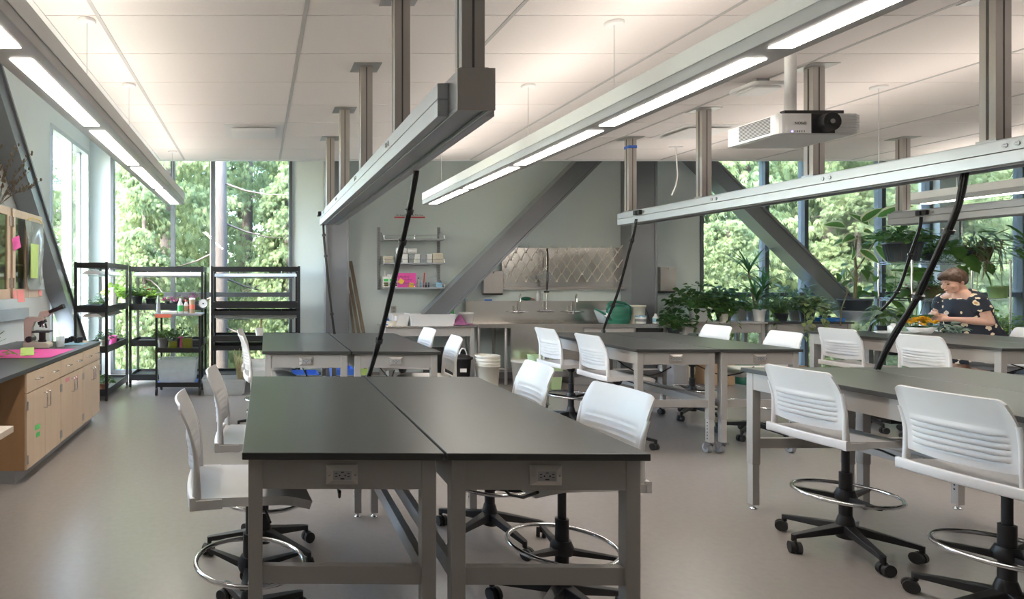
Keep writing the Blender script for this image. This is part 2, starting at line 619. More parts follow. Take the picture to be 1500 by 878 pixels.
# the hung ceiling: a frame, with every tile a piece of its own
cx0, cx1, cy1 = -1.42, 12.85, 7.95
m = MB()
m.box(cx0, -1.255, YF + 0.05, cy1, CZ, CZ + 0.14)
m.box(-1.255, cx1, cy1 - 0.10, cy1, CZ, CZ + 0.14)
m.box(cx1, cx1 + 0.1, YF + 0.05, cy1, CZ, CZ + 0.14)
m.box(-1.255, cx1, YF + 0.05, 0.59, CZ, CZ + 0.10)
m.box(-1.255, cx1, 0.59, cy1 - 0.10, CZ + 0.06, CZ + 0.10)
ceil = struct(obj('ceiling', m, M['ceilw']))
TX, TY = 1.219, 0.605
m = MB()
for k in range(12):
    x = -0.944 + TX * k
    m.box(x - 0.012, x + 0.012, 0.59, cy1 - 0.10, CZ - 0.001, CZ + 0.03)
obj('ceiling_rail', m, M['grid'], ceil)
tile = None
for j in range(12):
    y1 = cy1 - 0.10 - TY * j
    for i in range(-1, 12):
        x0 = -0.944 + TX * i
        if i == -1:
            o = obj('ceiling_tile', MB().box(-1.25, -0.956, y1 - TY + 0.004, y1 - 0.004, CZ + 0.002, CZ + 0.03), M['ceil'], ceil)
            continue
        wd = TX - 0.024 if i < 11 else cx1 - x0 - 0.03
        if tile is None or i == 11:
            t_ = obj('ceiling_tile', MB().box(0, wd, -TY + 0.004, -0.004, 0, 0.028), M['ceil'], ceil, bevel=0.0025)
            if tile is None and i < 11:
                tile = t_
        else:
            t_ = again(tile)
        t_.location = (x0 + 0.012, y1, CZ + 0.002)


def window(name, axis, a0, a1, z0, z1, at, mulls, transom=None, mat='mull', d=0.12, wm=0.062):
    """a glazed wall: frame, mullions, transom and one pane per bay"""
    def bx(m, p0, p1, q0, q1, zz0, zz1):
        return m.box(p0, p1, q0, q1, zz0, zz1) if axis == 0 else m.box(q0, q1, p0, p1, zz0, zz1)
    sgn = 1 if axis == 0 else -1
    q0, q1 = sorted((at, at + sgn * d))
    f = MB()
    bx(f, a0, a0 + 0.05, q0, q1, z0, z1)
    bx(f, a1 - 0.05, a1, q0, q1, z0, z1)
    bx(f, a0 + 0.05, a1 - 0.05, q0, q1, z1 - 0.06, z1)
    bx(f, a0 + 0.05, a1 - 0.05, q0, q1, z0, z0 + 0.06)
    win = struct(obj(name, f, M[mat]))
    zs = [z0 + 0.06, z1 - 0.06]
    if transom:
        zs = [z0 + 0.06, transom - 0.035, transom + 0.035, z1 - 0.06]
    for x in mulls:
        obj('mullion', bx(MB(), x - wm / 2, x + wm / 2, q0, q1, z0 + 0.06, z1 - 0.06), M[mat], win)
    edges = [a0 + 0.05] + [e for x in mulls for e in (x - wm / 2, x + wm / 2)] + [a1 - 0.05]
    qc = (q0 + q1) / 2
    for k in range(0, len(edges), 2):
        if transom:
            obj('transom', bx(MB(), edges[k], edges[k + 1], q0 + 0.01, q1 - 0.01, zs[1], zs[2]), M[mat], win)
        for z in range(0, len(zs), 2):
            obj('pane', bx(MB(), edges[k], edges[k + 1], qc - 0.004, qc + 0.004, zs[z], zs[z + 1]), M['glass'], win)
    return win


window('window_1', 1, 7.78, 9.48, 0.30, HEAD, XL + 0.02, [8.62], None, 'mulll', wm=0.07)
window('added_light_window', 1, 3.42, 4.28, 0.95, HEAD, XL + 0.02, [], None, 'mulll', wm=0.07)  # added opening out of view, lets cool sky light reach the right side
struct(obj('added_sun_blocker', MB().box(XL - 3.4, XL - 0.19, YF - 1, 5.0, 3.75, 3.95), M['ceilw']))  # unseen slab added outside to keep direct sun out of the added window
m = MB()
m.box(XL - 0.10, XL - 0.04, 9.22, 9.30, 0.36, HEAD - 0.06)
m.box(XL - 0.10, XL - 0.04, 7.84, 7.9, 0.36, HEAD - 0.06)
struct(obj('trim_1', m, M['mull']))
window('window_2', 0, -2.304, 0.533, 0.07, HEAD, YB - 0.02, [-1.333, -0.704], 1.31)
window('window_3', 0, 6.90, 10.52, 0.07, HEAD, YB - 0.02, [7.94, 8.555, 9.76], 1.31)
window('window_4', 0, 10.82, 12.6, 0.07, HEAD, YB - 0.02, [10.93, 11.95], 1.31)

# steel columns and braces
def column(label, x0, x1, y0, y1, z1=ZT):
    """wide-flange column: web across, flanges at the sides"""
    t = thing('steel_column', label, 'column', ((x0 + x1) / 2, (y0 + y1) / 2, 0))
    hx, hy = (x1 - x0) / 2, (y1 - y0) / 2
    obj('web', MB().box(-hx + 0.03, hx - 0.03, -hy + 0.02, -hy + 0.06, 0, z1), M['steel'], t)
    for s in (-1, 1):
        a, b = sorted((s * hx, s * (hx - 0.03)))
        obj('flange', MB().box(a, b, -hy, hy, 0, z1), M['steel'], t)
    return t


column('dark grey steel column in front of the pale back wall beside the leaning boards', 1.02, 1.37, 9.26, 9.56)
column('dark steel column standing between the sink and the potted plants', 5.66, 6.06, 9.32, 9.59)


def brace(label, p, q, w, h, up):
    t = thing('steel_brace', label, 'brace', p)
    p, q = Vector(p), Vector(q)
    d = q - p
    u = Vector(up)
    a = d.normalized().cross(u).normalized()
    n = a.cross(d.normalized())
    obj('web', MB().bar((0, 0, 0), d, w, h - 0.06, up), M['steel'], t)
    for s in (-1, 1):
        o = n * s * (h / 2 - 0.014)
        obj('flange', MB().bar(o, d + o, w + 0.05, 0.028, up), M['steel'], t)
    return t


brace('diagonal steel brace rising to the right behind the steel work table and sink', (2.5, 9.30, 0.86), (5.24, 9.30, 3.60), 0.20, 0.27, (-1, 0, 1))
brace('diagonal steel brace falling across the right window to the potted tree', (6.50, 9.40, 3.62), (9.12, 9.40, 1.0), 0.20, 0.24, (1, 0, 1))
brace('wide diagonal steel brace along the left wall above the wooden cupboard', (XL + 0.12, 5.55, 3.60), (XL + 0.12, 8.62, 0.53), 0.17, 0.24, (0, 1, 1))

# ------------------------------------------------------------------ outside
struct(obj('ground_outside', MB().box(-40, 60, YB + 0.3, 70, -3.2, -3.0), M['dirt']))
struct(obj('ground_outside', MB().box(-40, XL - 0.3, -20, YB + 0.3, -3.2, -3.0), M['dirt']))


def sprays(seed, H, z0, Rm, nb, per, zmin=0.0, cone=1.1, leaf=0.125):
    """the hanging sprays of a cedar: every branch bears flat fans of narrow leaflets"""
    g = np.random.default_rng(seed)
    n = nb * per
    hb = g.uniform(0, 1, nb) ** 0.9
    az = g.uniform(0, 2 * np.pi, nb)
    Lb = (Rm * (1 - hb ** cone * 0.8) + 0.25) * g.uniform(0.75, 1.1, nb)
    t = g.uniform(0.2, 1.0, (nb, per)) ** 0.7
    r = Lb[:, None] * t
    side = g.normal(0, 0.16, (nb, per)) * (0.4 + r)
    ca, sa = np.cos(az)[:, None], np.sin(az)[:, None]
    x = ca * r - sa * side
    y = sa * r + ca * side
    z = z0 + hb[:, None] * (H - z0) - 0.30 * r * t - np.abs(g.normal(0, 0.16, (nb, per)))
    p = np.stack([x, y, z], -1).reshape(-1, 3)
    out = np.stack([np.repeat(ca, per, 1), np.repeat(sa, per, 1), np.zeros((nb, per))], -1).reshape(-1, 3)
    d = out * g.uniform(0.1, 0.9, (n, 1)) + np.array([0, 0, -1]) * g.uniform(0.55, 1.25, (n, 1)) + g.normal(0, 0.3, (n, 3))
    d /= np.linalg.norm(d, axis=1, keepdims=True)
    s = np.cross(d, g.normal(0, 1, (n, 3)))
    s /= np.linalg.norm(s, axis=1, keepdims=True)
    nrm = np.cross(d, s)
    K = 8
    V = []
    for k in range(K):
        a = (-0.75 + 1.5 * k / (K - 1)) + g.normal(0, 0.08, (n, 1))
        dk = np.cos(a) * d + np.sin(a) * s
        wk = -np.sin(a) * d + np.cos(a) * s
        ll = leaf * g.uniform(0.7, 1.2, (n, 1)) * (1.15 - 0.35 * np.abs(a))
        o = p + nrm * g.normal(0, 0.012, (n, 1))
        sag = np.array([0, 0, -0.18]) * ll
        V += [o, o + dk * ll * 0.55 + wk * 0.0075, o + dk * ll + sag, o + dk * ll * 0.55 - wk * 0.0075]
    V = np.stack(V, 1).reshape(-1, 3)
    nf = n * K
    me = bpy.data.meshes.new('cedar_sprays')
    me.vertices.add(len(V))
    me.vertices.foreach_set('co', V.astype(np.float32).ravel())
    me.loops.add(nf * 4)
    me.loops.foreach_set('vertex_index', np.arange(nf * 4, dtype=np.int32))
    me.polygons.add(nf)
    me.polygons.foreach_set('loop_start', np.arange(0, nf * 4, 4, dtype=np.int32))
    me.polygons.foreach_set('loop_total', np.full(nf, 4, dtype=np.int32))
    me.update()
    me.validate()
    return me


CR = [sprays(11, 9.5, -2.6, 2.4, 280, 78), sprays(12, 11.0, -2.4, 2.7, 310, 78), sprays(13, 8.0, -2.8, 2.5, 260, 80)]
SP = sprays(14, 7.2, -2.6, 1.5, 190, 30, cone=0.8, leaf=0.13)


def trunk_mesh(seed, h, r):
    g = random.Random(seed)
    m = MB()
    n = 14
    prof = []
    for k in range(9):
        z = -3.0 + (h + 3.0) * k / 8
        prof.append((r * (1.25 - 0.9 * k / 8) if k else r * 1.45, z))
    m.lathe(prof, n=n)
    m.v = [(x + g.uniform(-.025, .025), y + g.uniform(-.025, .025), z) for x, y, z in m.v]
    for k in range(9):
        z = g.uniform(-1.5, h - 1.5)
        a = g.uniform(0, 2 * math.pi)
        L_ = g.uniform(0.9, 1.7)
        p = [(math.cos(a) * L_ * t, math.sin(a) * L_ * t, z - 0.35 * L_ * t * t) for t in (0, .35, .7, 1)]
        m.tube(p, 0.035, 5, r2=0.012)
    return m.mesh('trunk')


TR = [trunk_mesh(1, 9.3, 0.21), trunk_mesh(2, 10.6, 0.17), trunk_mesh(3, 7.8, 0.15)]
for me in CR + [SP]:
    me.materials.append(M['T1'])
for me in TR:
    me.materials.append(M['bark'])


def tree(kind, x, y, rz, s, label, name='cedar_tree', group=None, dark=False, zoff=0.0):
    t = thing(name, label, 'tree', (x, y, zoff), rz, group)
    t.scale = (s, s, s)
    if zoff == 0 and s != 1:
        t.location.z = -3.0 + 3.0 * s
    f = bpy.data.objects.new('foliage', SP if kind == 3 else CR[kind])
    link(f, t)
    stuff(f)
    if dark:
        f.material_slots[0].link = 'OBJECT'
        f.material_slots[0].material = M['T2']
    link(bpy.data.objects.new('trunk', TR[min(kind, 2)]), t)
    return t


G = 'conifers outside the windows'
LF, LBk = 'sunlit green cedar close outside the glazed back wall', 'shaded green cedar deeper in the thicket behind the sunlit ones'
for k, (x, y, kd, lab) in enumerate([(-2.1, 14.4, 0, 'sunlit cedar outside the back left window, left of the thick bare trunk'), (1.7, 14.2, 2, 'sunlit cedar outside the back left window, right of the thick bare trunk'),
                                     (10.2, 14.4, 1, 'sunlit cedar outside at the left end of the right window'), (12.9, 13.9, 2, 'sunlit cedar outside behind the lower end of the diagonal brace'),
                                     (15.4, 14.6, 0, 'sunlit cedar outside behind the wire rack with the hanging plants'), (18.2, 14.2, 1, 'sunlit cedar outside at the right edge of the picture')]):
    tree(kd, x, y, 1.3 * k, 1.0, lab, group=G)
for k, (x, y, kd) in enumerate([(-2.9, 17.6, 0), (-0.3, 17.4, 1), (1.9, 18.0, 0), (11.3, 18.5, 1), (14.3, 18.1, 0), (17.2, 18.6, 1), (20.2, 18.0, 0), (23.0, 18.6, 1), (3.6, 22.5, 1), (-3.3, 21.5, 1), (-0.6, 21.8, 1), (13.0, 22.4, 0), (16.2, 22.6, 1), (19.6, 22.4, 1), (23.2, 22.6, 0), (-2.0, 26.5, 1), (1.2, 26, 1), (18.2, 26.5, 1), (21.6, 27, 1), (25, 26.5, 1), (28.5, 27, 1), (26.5, 22, 1)]):
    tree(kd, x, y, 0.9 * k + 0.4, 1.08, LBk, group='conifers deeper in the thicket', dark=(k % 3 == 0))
# a big trunk close to the back left window
t = thing('cedar_tree', 'thick bare cedar trunk close outside the back left window', 'tree', (-0.80, 12.4, 0))
m = MB()
g = random.Random(5)
n = 22
for z in [-3.0, -2, -1, 0, 1, 2, 3, 4, 5, 6, 7.5, 9, 11]:
    pass
m.lathe([(0.235 - 0.010 * z if z > -2.9 else 0.33, z) for z in [-3.0, -2, -1.2, -.4, .4, 1.2, 2, 2.8, 3.6, 4.4, 5.2, 6, 8, 10]], n=n)
rr = [g.uniform(-.03, .03) for _ in range(n)]
m.v = [(x * (1 + 2.5 * rr[i % n] + g.uniform(-.02, .02)), y * (1 + 2.5 * rr[i % n]), z) for i, (x, y, z) in enumerate(m.v)]
m.v = [(x * .82, y * .82, z) for x, y, z in m.v]
obj('trunk', m, M['bark'], t)
for k, (a, z, L_) in enumerate([(0.5, 1.6, 1.6), (0.2, 2.7, 1.5), (2.6, 2.1, 1.4), (-0.3, 3.5, 1.5), (3.4, 1.2, 1.5), (-0.2, 0.6, 1.4), (1.6, 4.2, 1.2)]):
    p = [(math.cos(a) * (0.12 + L_ * u), math.sin(a) * (0.12 + L_ * u), z - 0.45 * L_ * u + 0.25 * L_ * u * u) for u in (0, .3, .6, 1)]
    obj('branch', MB().tube(p, 0.022, 6, r2=0.008), M['bark'], t)
for k, (x, y, s, lab) in enumerate([(0.62, 13.0, 0.62, 'low young cedar just outside, behind the emptiest black rack'), (-2.35, 12.7, 0.62, 'low young cedar just outside, behind the utility cart'),
                                    (9.5, 12.4, 0.5, 'low young cedar just outside, behind the pale plant bench'), (12.2, 12.5, 0.6, 'low young cedar just outside, behind the potted rubber tree'), (14.6, 12.8, .6, 'low young cedar just outside, behind the woman')]):
    tree(2, x, y, 2.1 * k, s, lab, 'young_cedar', 'young conifers just outside', zoff=-1.2)
# seen through the left window, against the sky
for k, (x, y, s) in enumerate([(-7.6, 22.0, 0.88), (-6.1, 21.0, 0.95), (-8.8, 27.5, 0.85), (-5.6, 19.5, .8)]):
    tree(3, x, y, 1.1 * k, s, ['slim pointed conifer against the sky at the left of the left window', 'slim conifer in the right pane of the left window', 'farthest, smallest conifer against the sky outside the left window', 'nearest slim conifer beside the right jamb of the left window'][k], 'pointed_conifer', 'conifers against the sky')

# ------------------------------------------------------------------ service beams
def carrier(label, xc, y0, y1, posts, steps):
    t = thing('service_beam', label, 'service beam', (xc, y0, 0))
    L_ = y1 - y0
    zb, zt = 2.125, 2.268
    m = MB()
    m.box(-0.066, 0.066, 0.0, L_, zb + 0.012, zt)
    m.box(-0.066, -0.05, 0.0, L_, zb - 0.004, zb + 0.012)
    m.box(0.05, 0.066, 0.0, L_, zb - 0.004, zb + 0.012)
    obj('channel', m, M['aludark'], t, bevel=0.002)
    for s in (-1, 1):
        a, b = sorted((s * 0.067, s * 0.108))
        m = MB()
        m.box(a, b, 0.10, L_, zb + 0.002, zb + 0.066)
        m.box(a, b, 0.10, L_, zb + 0.069, zb + 0.128)
        rw = obj('raceway', m, M['alu'], t, bevel=0.002)
        n = 0
        for yy in steps:
            f = MB()
            x = s * 0.1085
            for q in (-0.026, 0.026):
                f.cm = 0
                f.cyl((x, yy + q, zb + 0.099), (x + s * 0.004, yy + q, zb + 0.099), 0.013, n=16)
                f.cm = 1
                for dz in (-0.006, 0.006):
                    f.box(*sorted((x + s * 0.004, x + s * 0.0048)), yy + q - 0.007, yy + q + 0.004, zb + 0.098 + dz, zb + 0.100 + dz)
            obj('socket', f, [M['aludark'], M['slot']], rw)
    obj('end_cap', MB().box(-0.069, 0.069, -0.012, 0, zb - 0.006, zt + 0.004), M['post'], t, bevel=0.002)
    for y in posts:
        yy = y - y0
        p = MB()
        p.box(-0.043, 0.043, yy - 0.040, yy + 0.040, zt + 0.0005, CZ - 0.004)
        po = obj('post', p, M['post'], t, bevel=0.003)
        g_ = MB()
        for s in (-1, 1):
            a, b = sorted((s * 0.043, s * 0.0445))
            g_.box(a, b, yy - 0.006, yy + 0.006, zt + 0.01, CZ - 0.012)
            g_.box(-0.004 + s * .0, 0.004, *sorted((yy + s * 0.040, yy + s * 0.0412)), zt + 0.01, CZ - 0.012)
        obj('slot_line', g_, M['groove'], po)
        obj('ceiling_plate', MB().box(-0.10, 0.10, yy - 0.10, yy + 0.10, CZ - 0.004, CZ - 0.0005), M['plate'], t)
        obj('foot_collar', MB().box(-0.052, 0.052, yy - 0.048, yy + 0.048, zt, zt + 0.014), M['aludark'], t)
    return t


ys = [2.28, 3.38, 4.48, 5.59, 6.69]
SK = [1.0, 2.05, 3.1, 4.1]
cA = carrier('grey ceiling-hung service beam above the left row of tables', 0.785, 2.22, 6.75, ys, SK)
cB = carrier('long grey service beam above the middle row of tables, passing in front of the right window', 4.055, 2.22, 6.75, ys[1:] + [2.28], SK)
cC = carrier('rearmost short-looking service beam at the far right above the flower table', 7.02, 2.22, 6.75, [2.5, 3.9, 5.3, 6.69], SK)
obj('blue_tape', MB().box(-0.0455, 0.0455, 4.47 - 0.0425, 4.47 + 0.0425, 2.955, 2.985), M['blue'], cB)

# ------------------------------------------------------------------ pendant lamps
def pendant(label, xc, y1, n, wires, zb=2.467, zt=2.575):
    t = thing('pendant_lamp', label, 'lamp', (xc, y1, 0))
    L_ = 0.13 + 1.255 * n
    m = MB()
    m.prism([(-0.112, zb), (0.112, zb), (0.112, zb + 0.03), (0.108, zt), (-0.108, zt), (-0.112, zb + 0.03)], 1, -L_, 0)
    obj('body', m, M['lampbody'], t, bevel=0.002)
    obj('side_rail', MB().box(0.1125, 0.116, -L_, 0, zb + 0.055, zt + 0.032), M['ceilw'], t)
    obj('side_rail', MB().box(-0.116, -0.1125, -L_, 0, zb + 0.055, zt + 0.032), M['ceilw'], t)
    for k in range(n):
        y = -0.07 - 1.255 * k
        obj('lens', MB().box(-0.048, 0.048, y - 1.13, y, zb - 0.003, zb - 0.0003), M['lens'], t)
        obj('uplight', MB().prism([(-0.034, zt + 0.0005), (0.034, zt + 0.0005), (0.006, zt + 0.046), (-0.006, zt + 0.046)], 1, y - 1.13, y), M['uplens'], t)
    for y in wires:
        wr = obj('hanger_wire', MB().cyl((0, y - y1, zt), (0, y - y1, CZ - 0.01), 0.0022, n=6), M['wire'], t)
        obj('canopy', MB().lathe([(0.05, CZ - 0.016), (0.055, CZ - 0.012), (0.055, CZ - 0.001)], (0, y - y1, 0), 16), M['ceilw'], wr)
    return t


pendant('left pendant strip lamp over the aisle beside the wooden cabinets', -1.025, 7.62, 5, [7.36, 4.88, 3.68])
pendant('long pendant strip lamp crossing above the middle aisle to the top of the picture', 2.15, 7.62, 5, [7.2, 4.89, 3.71])
pendant('low pendant strip lamp hidden behind the long service beam, only its hanger wire showing', 4.97, 7.62, 5, [4.92], 2.29, 2.378)
pendant('far right pendant strip lamp seen above the rearmost service beam', 8.19, 7.62, 5, [7.2, 4.9, 3.0])
# ------------------------------------------------------------------ tables
def table_proto(ht, length, casters=False):
    """one work table, near left corner of its top at the origin"""
    W = 0.722
    t = thing('lab_table', 'x', 'table')
    tt = 0.026
    obj('tabletop', MB().box(0, W, 0, length, ht - tt, ht), M['top'], t, bevel=0.003)
    a = ht - tt
    lw = 0.052
    xs, ys_ = (0.022, W - 0.022 - lw), (0.022, length - 0.022 - lw)
    for i, x in enumerate(xs):
        for j, y in enumerate(ys_):
            zf = 0.10 if casters else 0.03
            lg = obj('leg', MB().box(x, x + lw, y, y + lw, 0.30, a), M['tframe'], t, bevel=0.003)
            m = MB().box(x + 0.004, x + lw - 0.004, y + 0.004, y + lw - 0.004, zf, 0.30)
            lo = obj('lower_leg', m, M['leglow'], lg)
            m = MB()
            fx = x + lw - 0.0038 if i == 0 else x + 0.0038
            for k in range(6):
                z = 0.13 + 0.028 * k
                m.cyl((fx, y + lw / 2, z), (fx + (0.0008 if i == 0 else -0.0008), y + lw / 2, z), 0.006, n=8)
            obj('adjusting_hole', m, M['slot'], lg)
            c = (x + lw / 2, y + lw / 2)
            if casters:
                m = MB()
                m.box(c[0] - 0.034, c[0] + 0.034, c[1] - 0.034, c[1] + 0.034, 0.094, 0.102)
                for s in (-1, 1):
                    m.prism([(c[1] - 0.03, 0.094), (c[1] + 0.03, 0.094), (c[1] + 0.045, 0.034), (c[1] + 0.02, 0.030)], 0, c[0] + s * 0.022, c[0] + s * 0.025)
                m.bar((c[0], c[1] + 0.02, 0.088), (c[0], c[1] - 0.06, 0.096), 0.03, 0.008)
                cs = obj('caster', m, M['chrome'], t)
                obj('wheel', MB().cyl((c[0] - 0.018, c[1] + 0.030, 0.040), (c[0] + 0.018, c[1] + 0.030, 0.040), 0.040, n=20), M['kick'], cs)
            else:
                m = MB().cyl((c[0], c[1], 0.010), (c[0], c[1], 0.035), 0.008, n=8)
                m.lathe([(0.024, 0), (0.024, 0.006), (0.012, 0.014)], (c[0], c[1], 0), 14)
                obj('foot', m, M['chrome'], t)
    az = a - 0.112
    obj('apron', MB().box(xs[0] + lw, xs[1], 0.026, 0.046, az, a), M['tframe'], t)
    obj('apron', MB().box(xs[0] + lw, xs[1], length - 0.046, length - 0.026, az, a), M['tframe'], t)
    obj('apron', MB().box(0.026, 0.046, ys_[0] + lw, ys_[1], az, a), M['tframe'], t)
    obj('apron', MB().box(W - 0.046, W - 0.026, ys_[0] + lw, ys_[1], az, a), M['tframe'], t)
    for y in (ys_[0] + 0.010, ys_[1] + 0.010):
        obj('stretcher', MB().box(xs[0] + lw, xs[1], y, y + 0.032, 0.405, 0.470), M['tframe'], t, bevel=0.002)
    # power outlet on the near apron
    xc, zc = W / 2, a - 0.058
    m = MB()
    m.prism([(xc - 0.057, zc - 0.036), (xc + 0.057, zc - 0.036), (xc + 0.057, zc + 0.036), (xc - 0.057, zc + 0.036)], 1, 0.0225, 0.026)
    m.add([(xc - 0.057, 0.0225, zc - 0.036), (xc + 0.057, 0.0225, zc - 0.036), (xc + 0.057, 0.0225, zc + 0.036), (xc - 0.057, 0.0225, zc + 0.036),
           (xc - 0.036, 0.014, zc - 0.020), (xc + 0.036, 0.014, zc - 0.020), (xc + 0.036, 0.014, zc + 0.020), (xc - 0.036, 0.014, zc + 0.020)],
          [(4, 5, 6, 7), (0, 1, 5, 4), (1, 2, 6, 5), (2, 3, 7, 6), (3, 0, 4, 7)])
    pl = obj('outlet_plate', m, M['staind'], t)
    m = MB()
    m.box(xc - 0.033, xc + 0.033, 0.0125, 0.0142, zc - 0.017, zc + 0.017)
    m.cm = 1
    for s in (-1, 1):
        for dz in (-0.004, 0.006):
            m.box(xc + s * 0.022 - 0.004, xc + s * 0.022 + 0.004, 0.0118, 0.0126, zc + dz - 0.001, zc + dz + 0.0015)
        m.cyl((xc + s * 0.010, 0.0118, zc), (xc + s * 0.010, 0.0126, zc), 0.0030, n=8)
    m.box(xc - 0.007, xc + 0.007, 0.0118, 0.0126, zc - 0.014, zc - 0.010)
    m.box(xc - 0.005, xc + 0.005, 0.0118, 0.0126, zc + 0.010, zc + 0.013)
    obj('outlet', m, [M['kick'], M['slot']], pl)
    m = MB()
    for s in (-1, 1):
        m.cyl((xc + s * 0.047, 0.0165, zc), (xc + s * 0.047, 0.0205, zc), 0.004, n=10)
    obj('plate_screw', m, M['chrome'], pl)
    m = MB().bar((0.1, length * .55, az - 0.02), (W - 0.1, length * .55, az - 0.02), 0.05, 0.04)
    obj('power_strip', m, M['black'], t)
    m = MB().tube([(W / 2 + dx, length * (.55 - u * .5), az - 0.03 - 0.14 * math.sin(math.pi * u)) for u, dx in ((0, 0), (.2, .02), (.4, .05), (.6, .04), (.8, .02), (1, 0))], 0.006, 6)
    obj('power_cable', m, M['cord'], t)
    return t


def long_stretcher(t, side, length):
    W, lw = 0.722, 0.052
    x = 0.022 + 0.01 if side < 0 else W - 0.022 - lw + 0.01
    obj('stretcher', MB().box(x, x + 0.032, 0.08, length - 0.08, 0.405, 0.470), M['tframe'], t, bevel=0.002)


def pair(ht, length, x, y, rz, gap, casters, la, lb):
    a = table_proto(ht, length, casters)
    b = copy_tree(a)
    long_stretcher(a, 1, length)
    long_stretcher(b, -1, length)
    for t, dx, lab in ((a, 0, la), (b, 0.722 + gap, lb)):
        t.location = (x + dx * math.cos(rz), y + dx * math.sin(rz), 0)
        t.rotation_euler = (0, 0, rz)
        t['label'] = lab
        t['group'] = 'black-topped work tables'
    return a, b


nA = pair(0.89, 1.79, -0.058, 2.20, -0.012, 0.010, False,
          'nearest work table, the left of its pair, black top reflecting green', 'nearest work table, the right of its pair, with stools along its right side')
fA = pair(0.936, 1.83, 0.034, 5.03, -0.012, 0.014, False,
          'work table behind the nearest pair, left one, beside the plant racks', 'work table behind the nearest pair, right one, in front of the white trays')
mB = pair(0.919, 1.82, 3.29, 5.34, 0.004, 0.014, True,
          'work table on casters behind the two backward-facing white stools', 'work table on casters, the one next to the potted plant bench')
nB = pair(0.931, 1.90, 3.235, 2.22, 0.0, 0.006, False,
          'right foreground work table with two white stools at its left side', 'foreground work table at the right edge of the picture')
fC = pair(0.945, 1.85, 6.27, 5.18, 0.0, 0.010, False,
          'work table carrying the yellow flowers in front of the wire rack', 'work table just in front of the woman in the flowered dress')

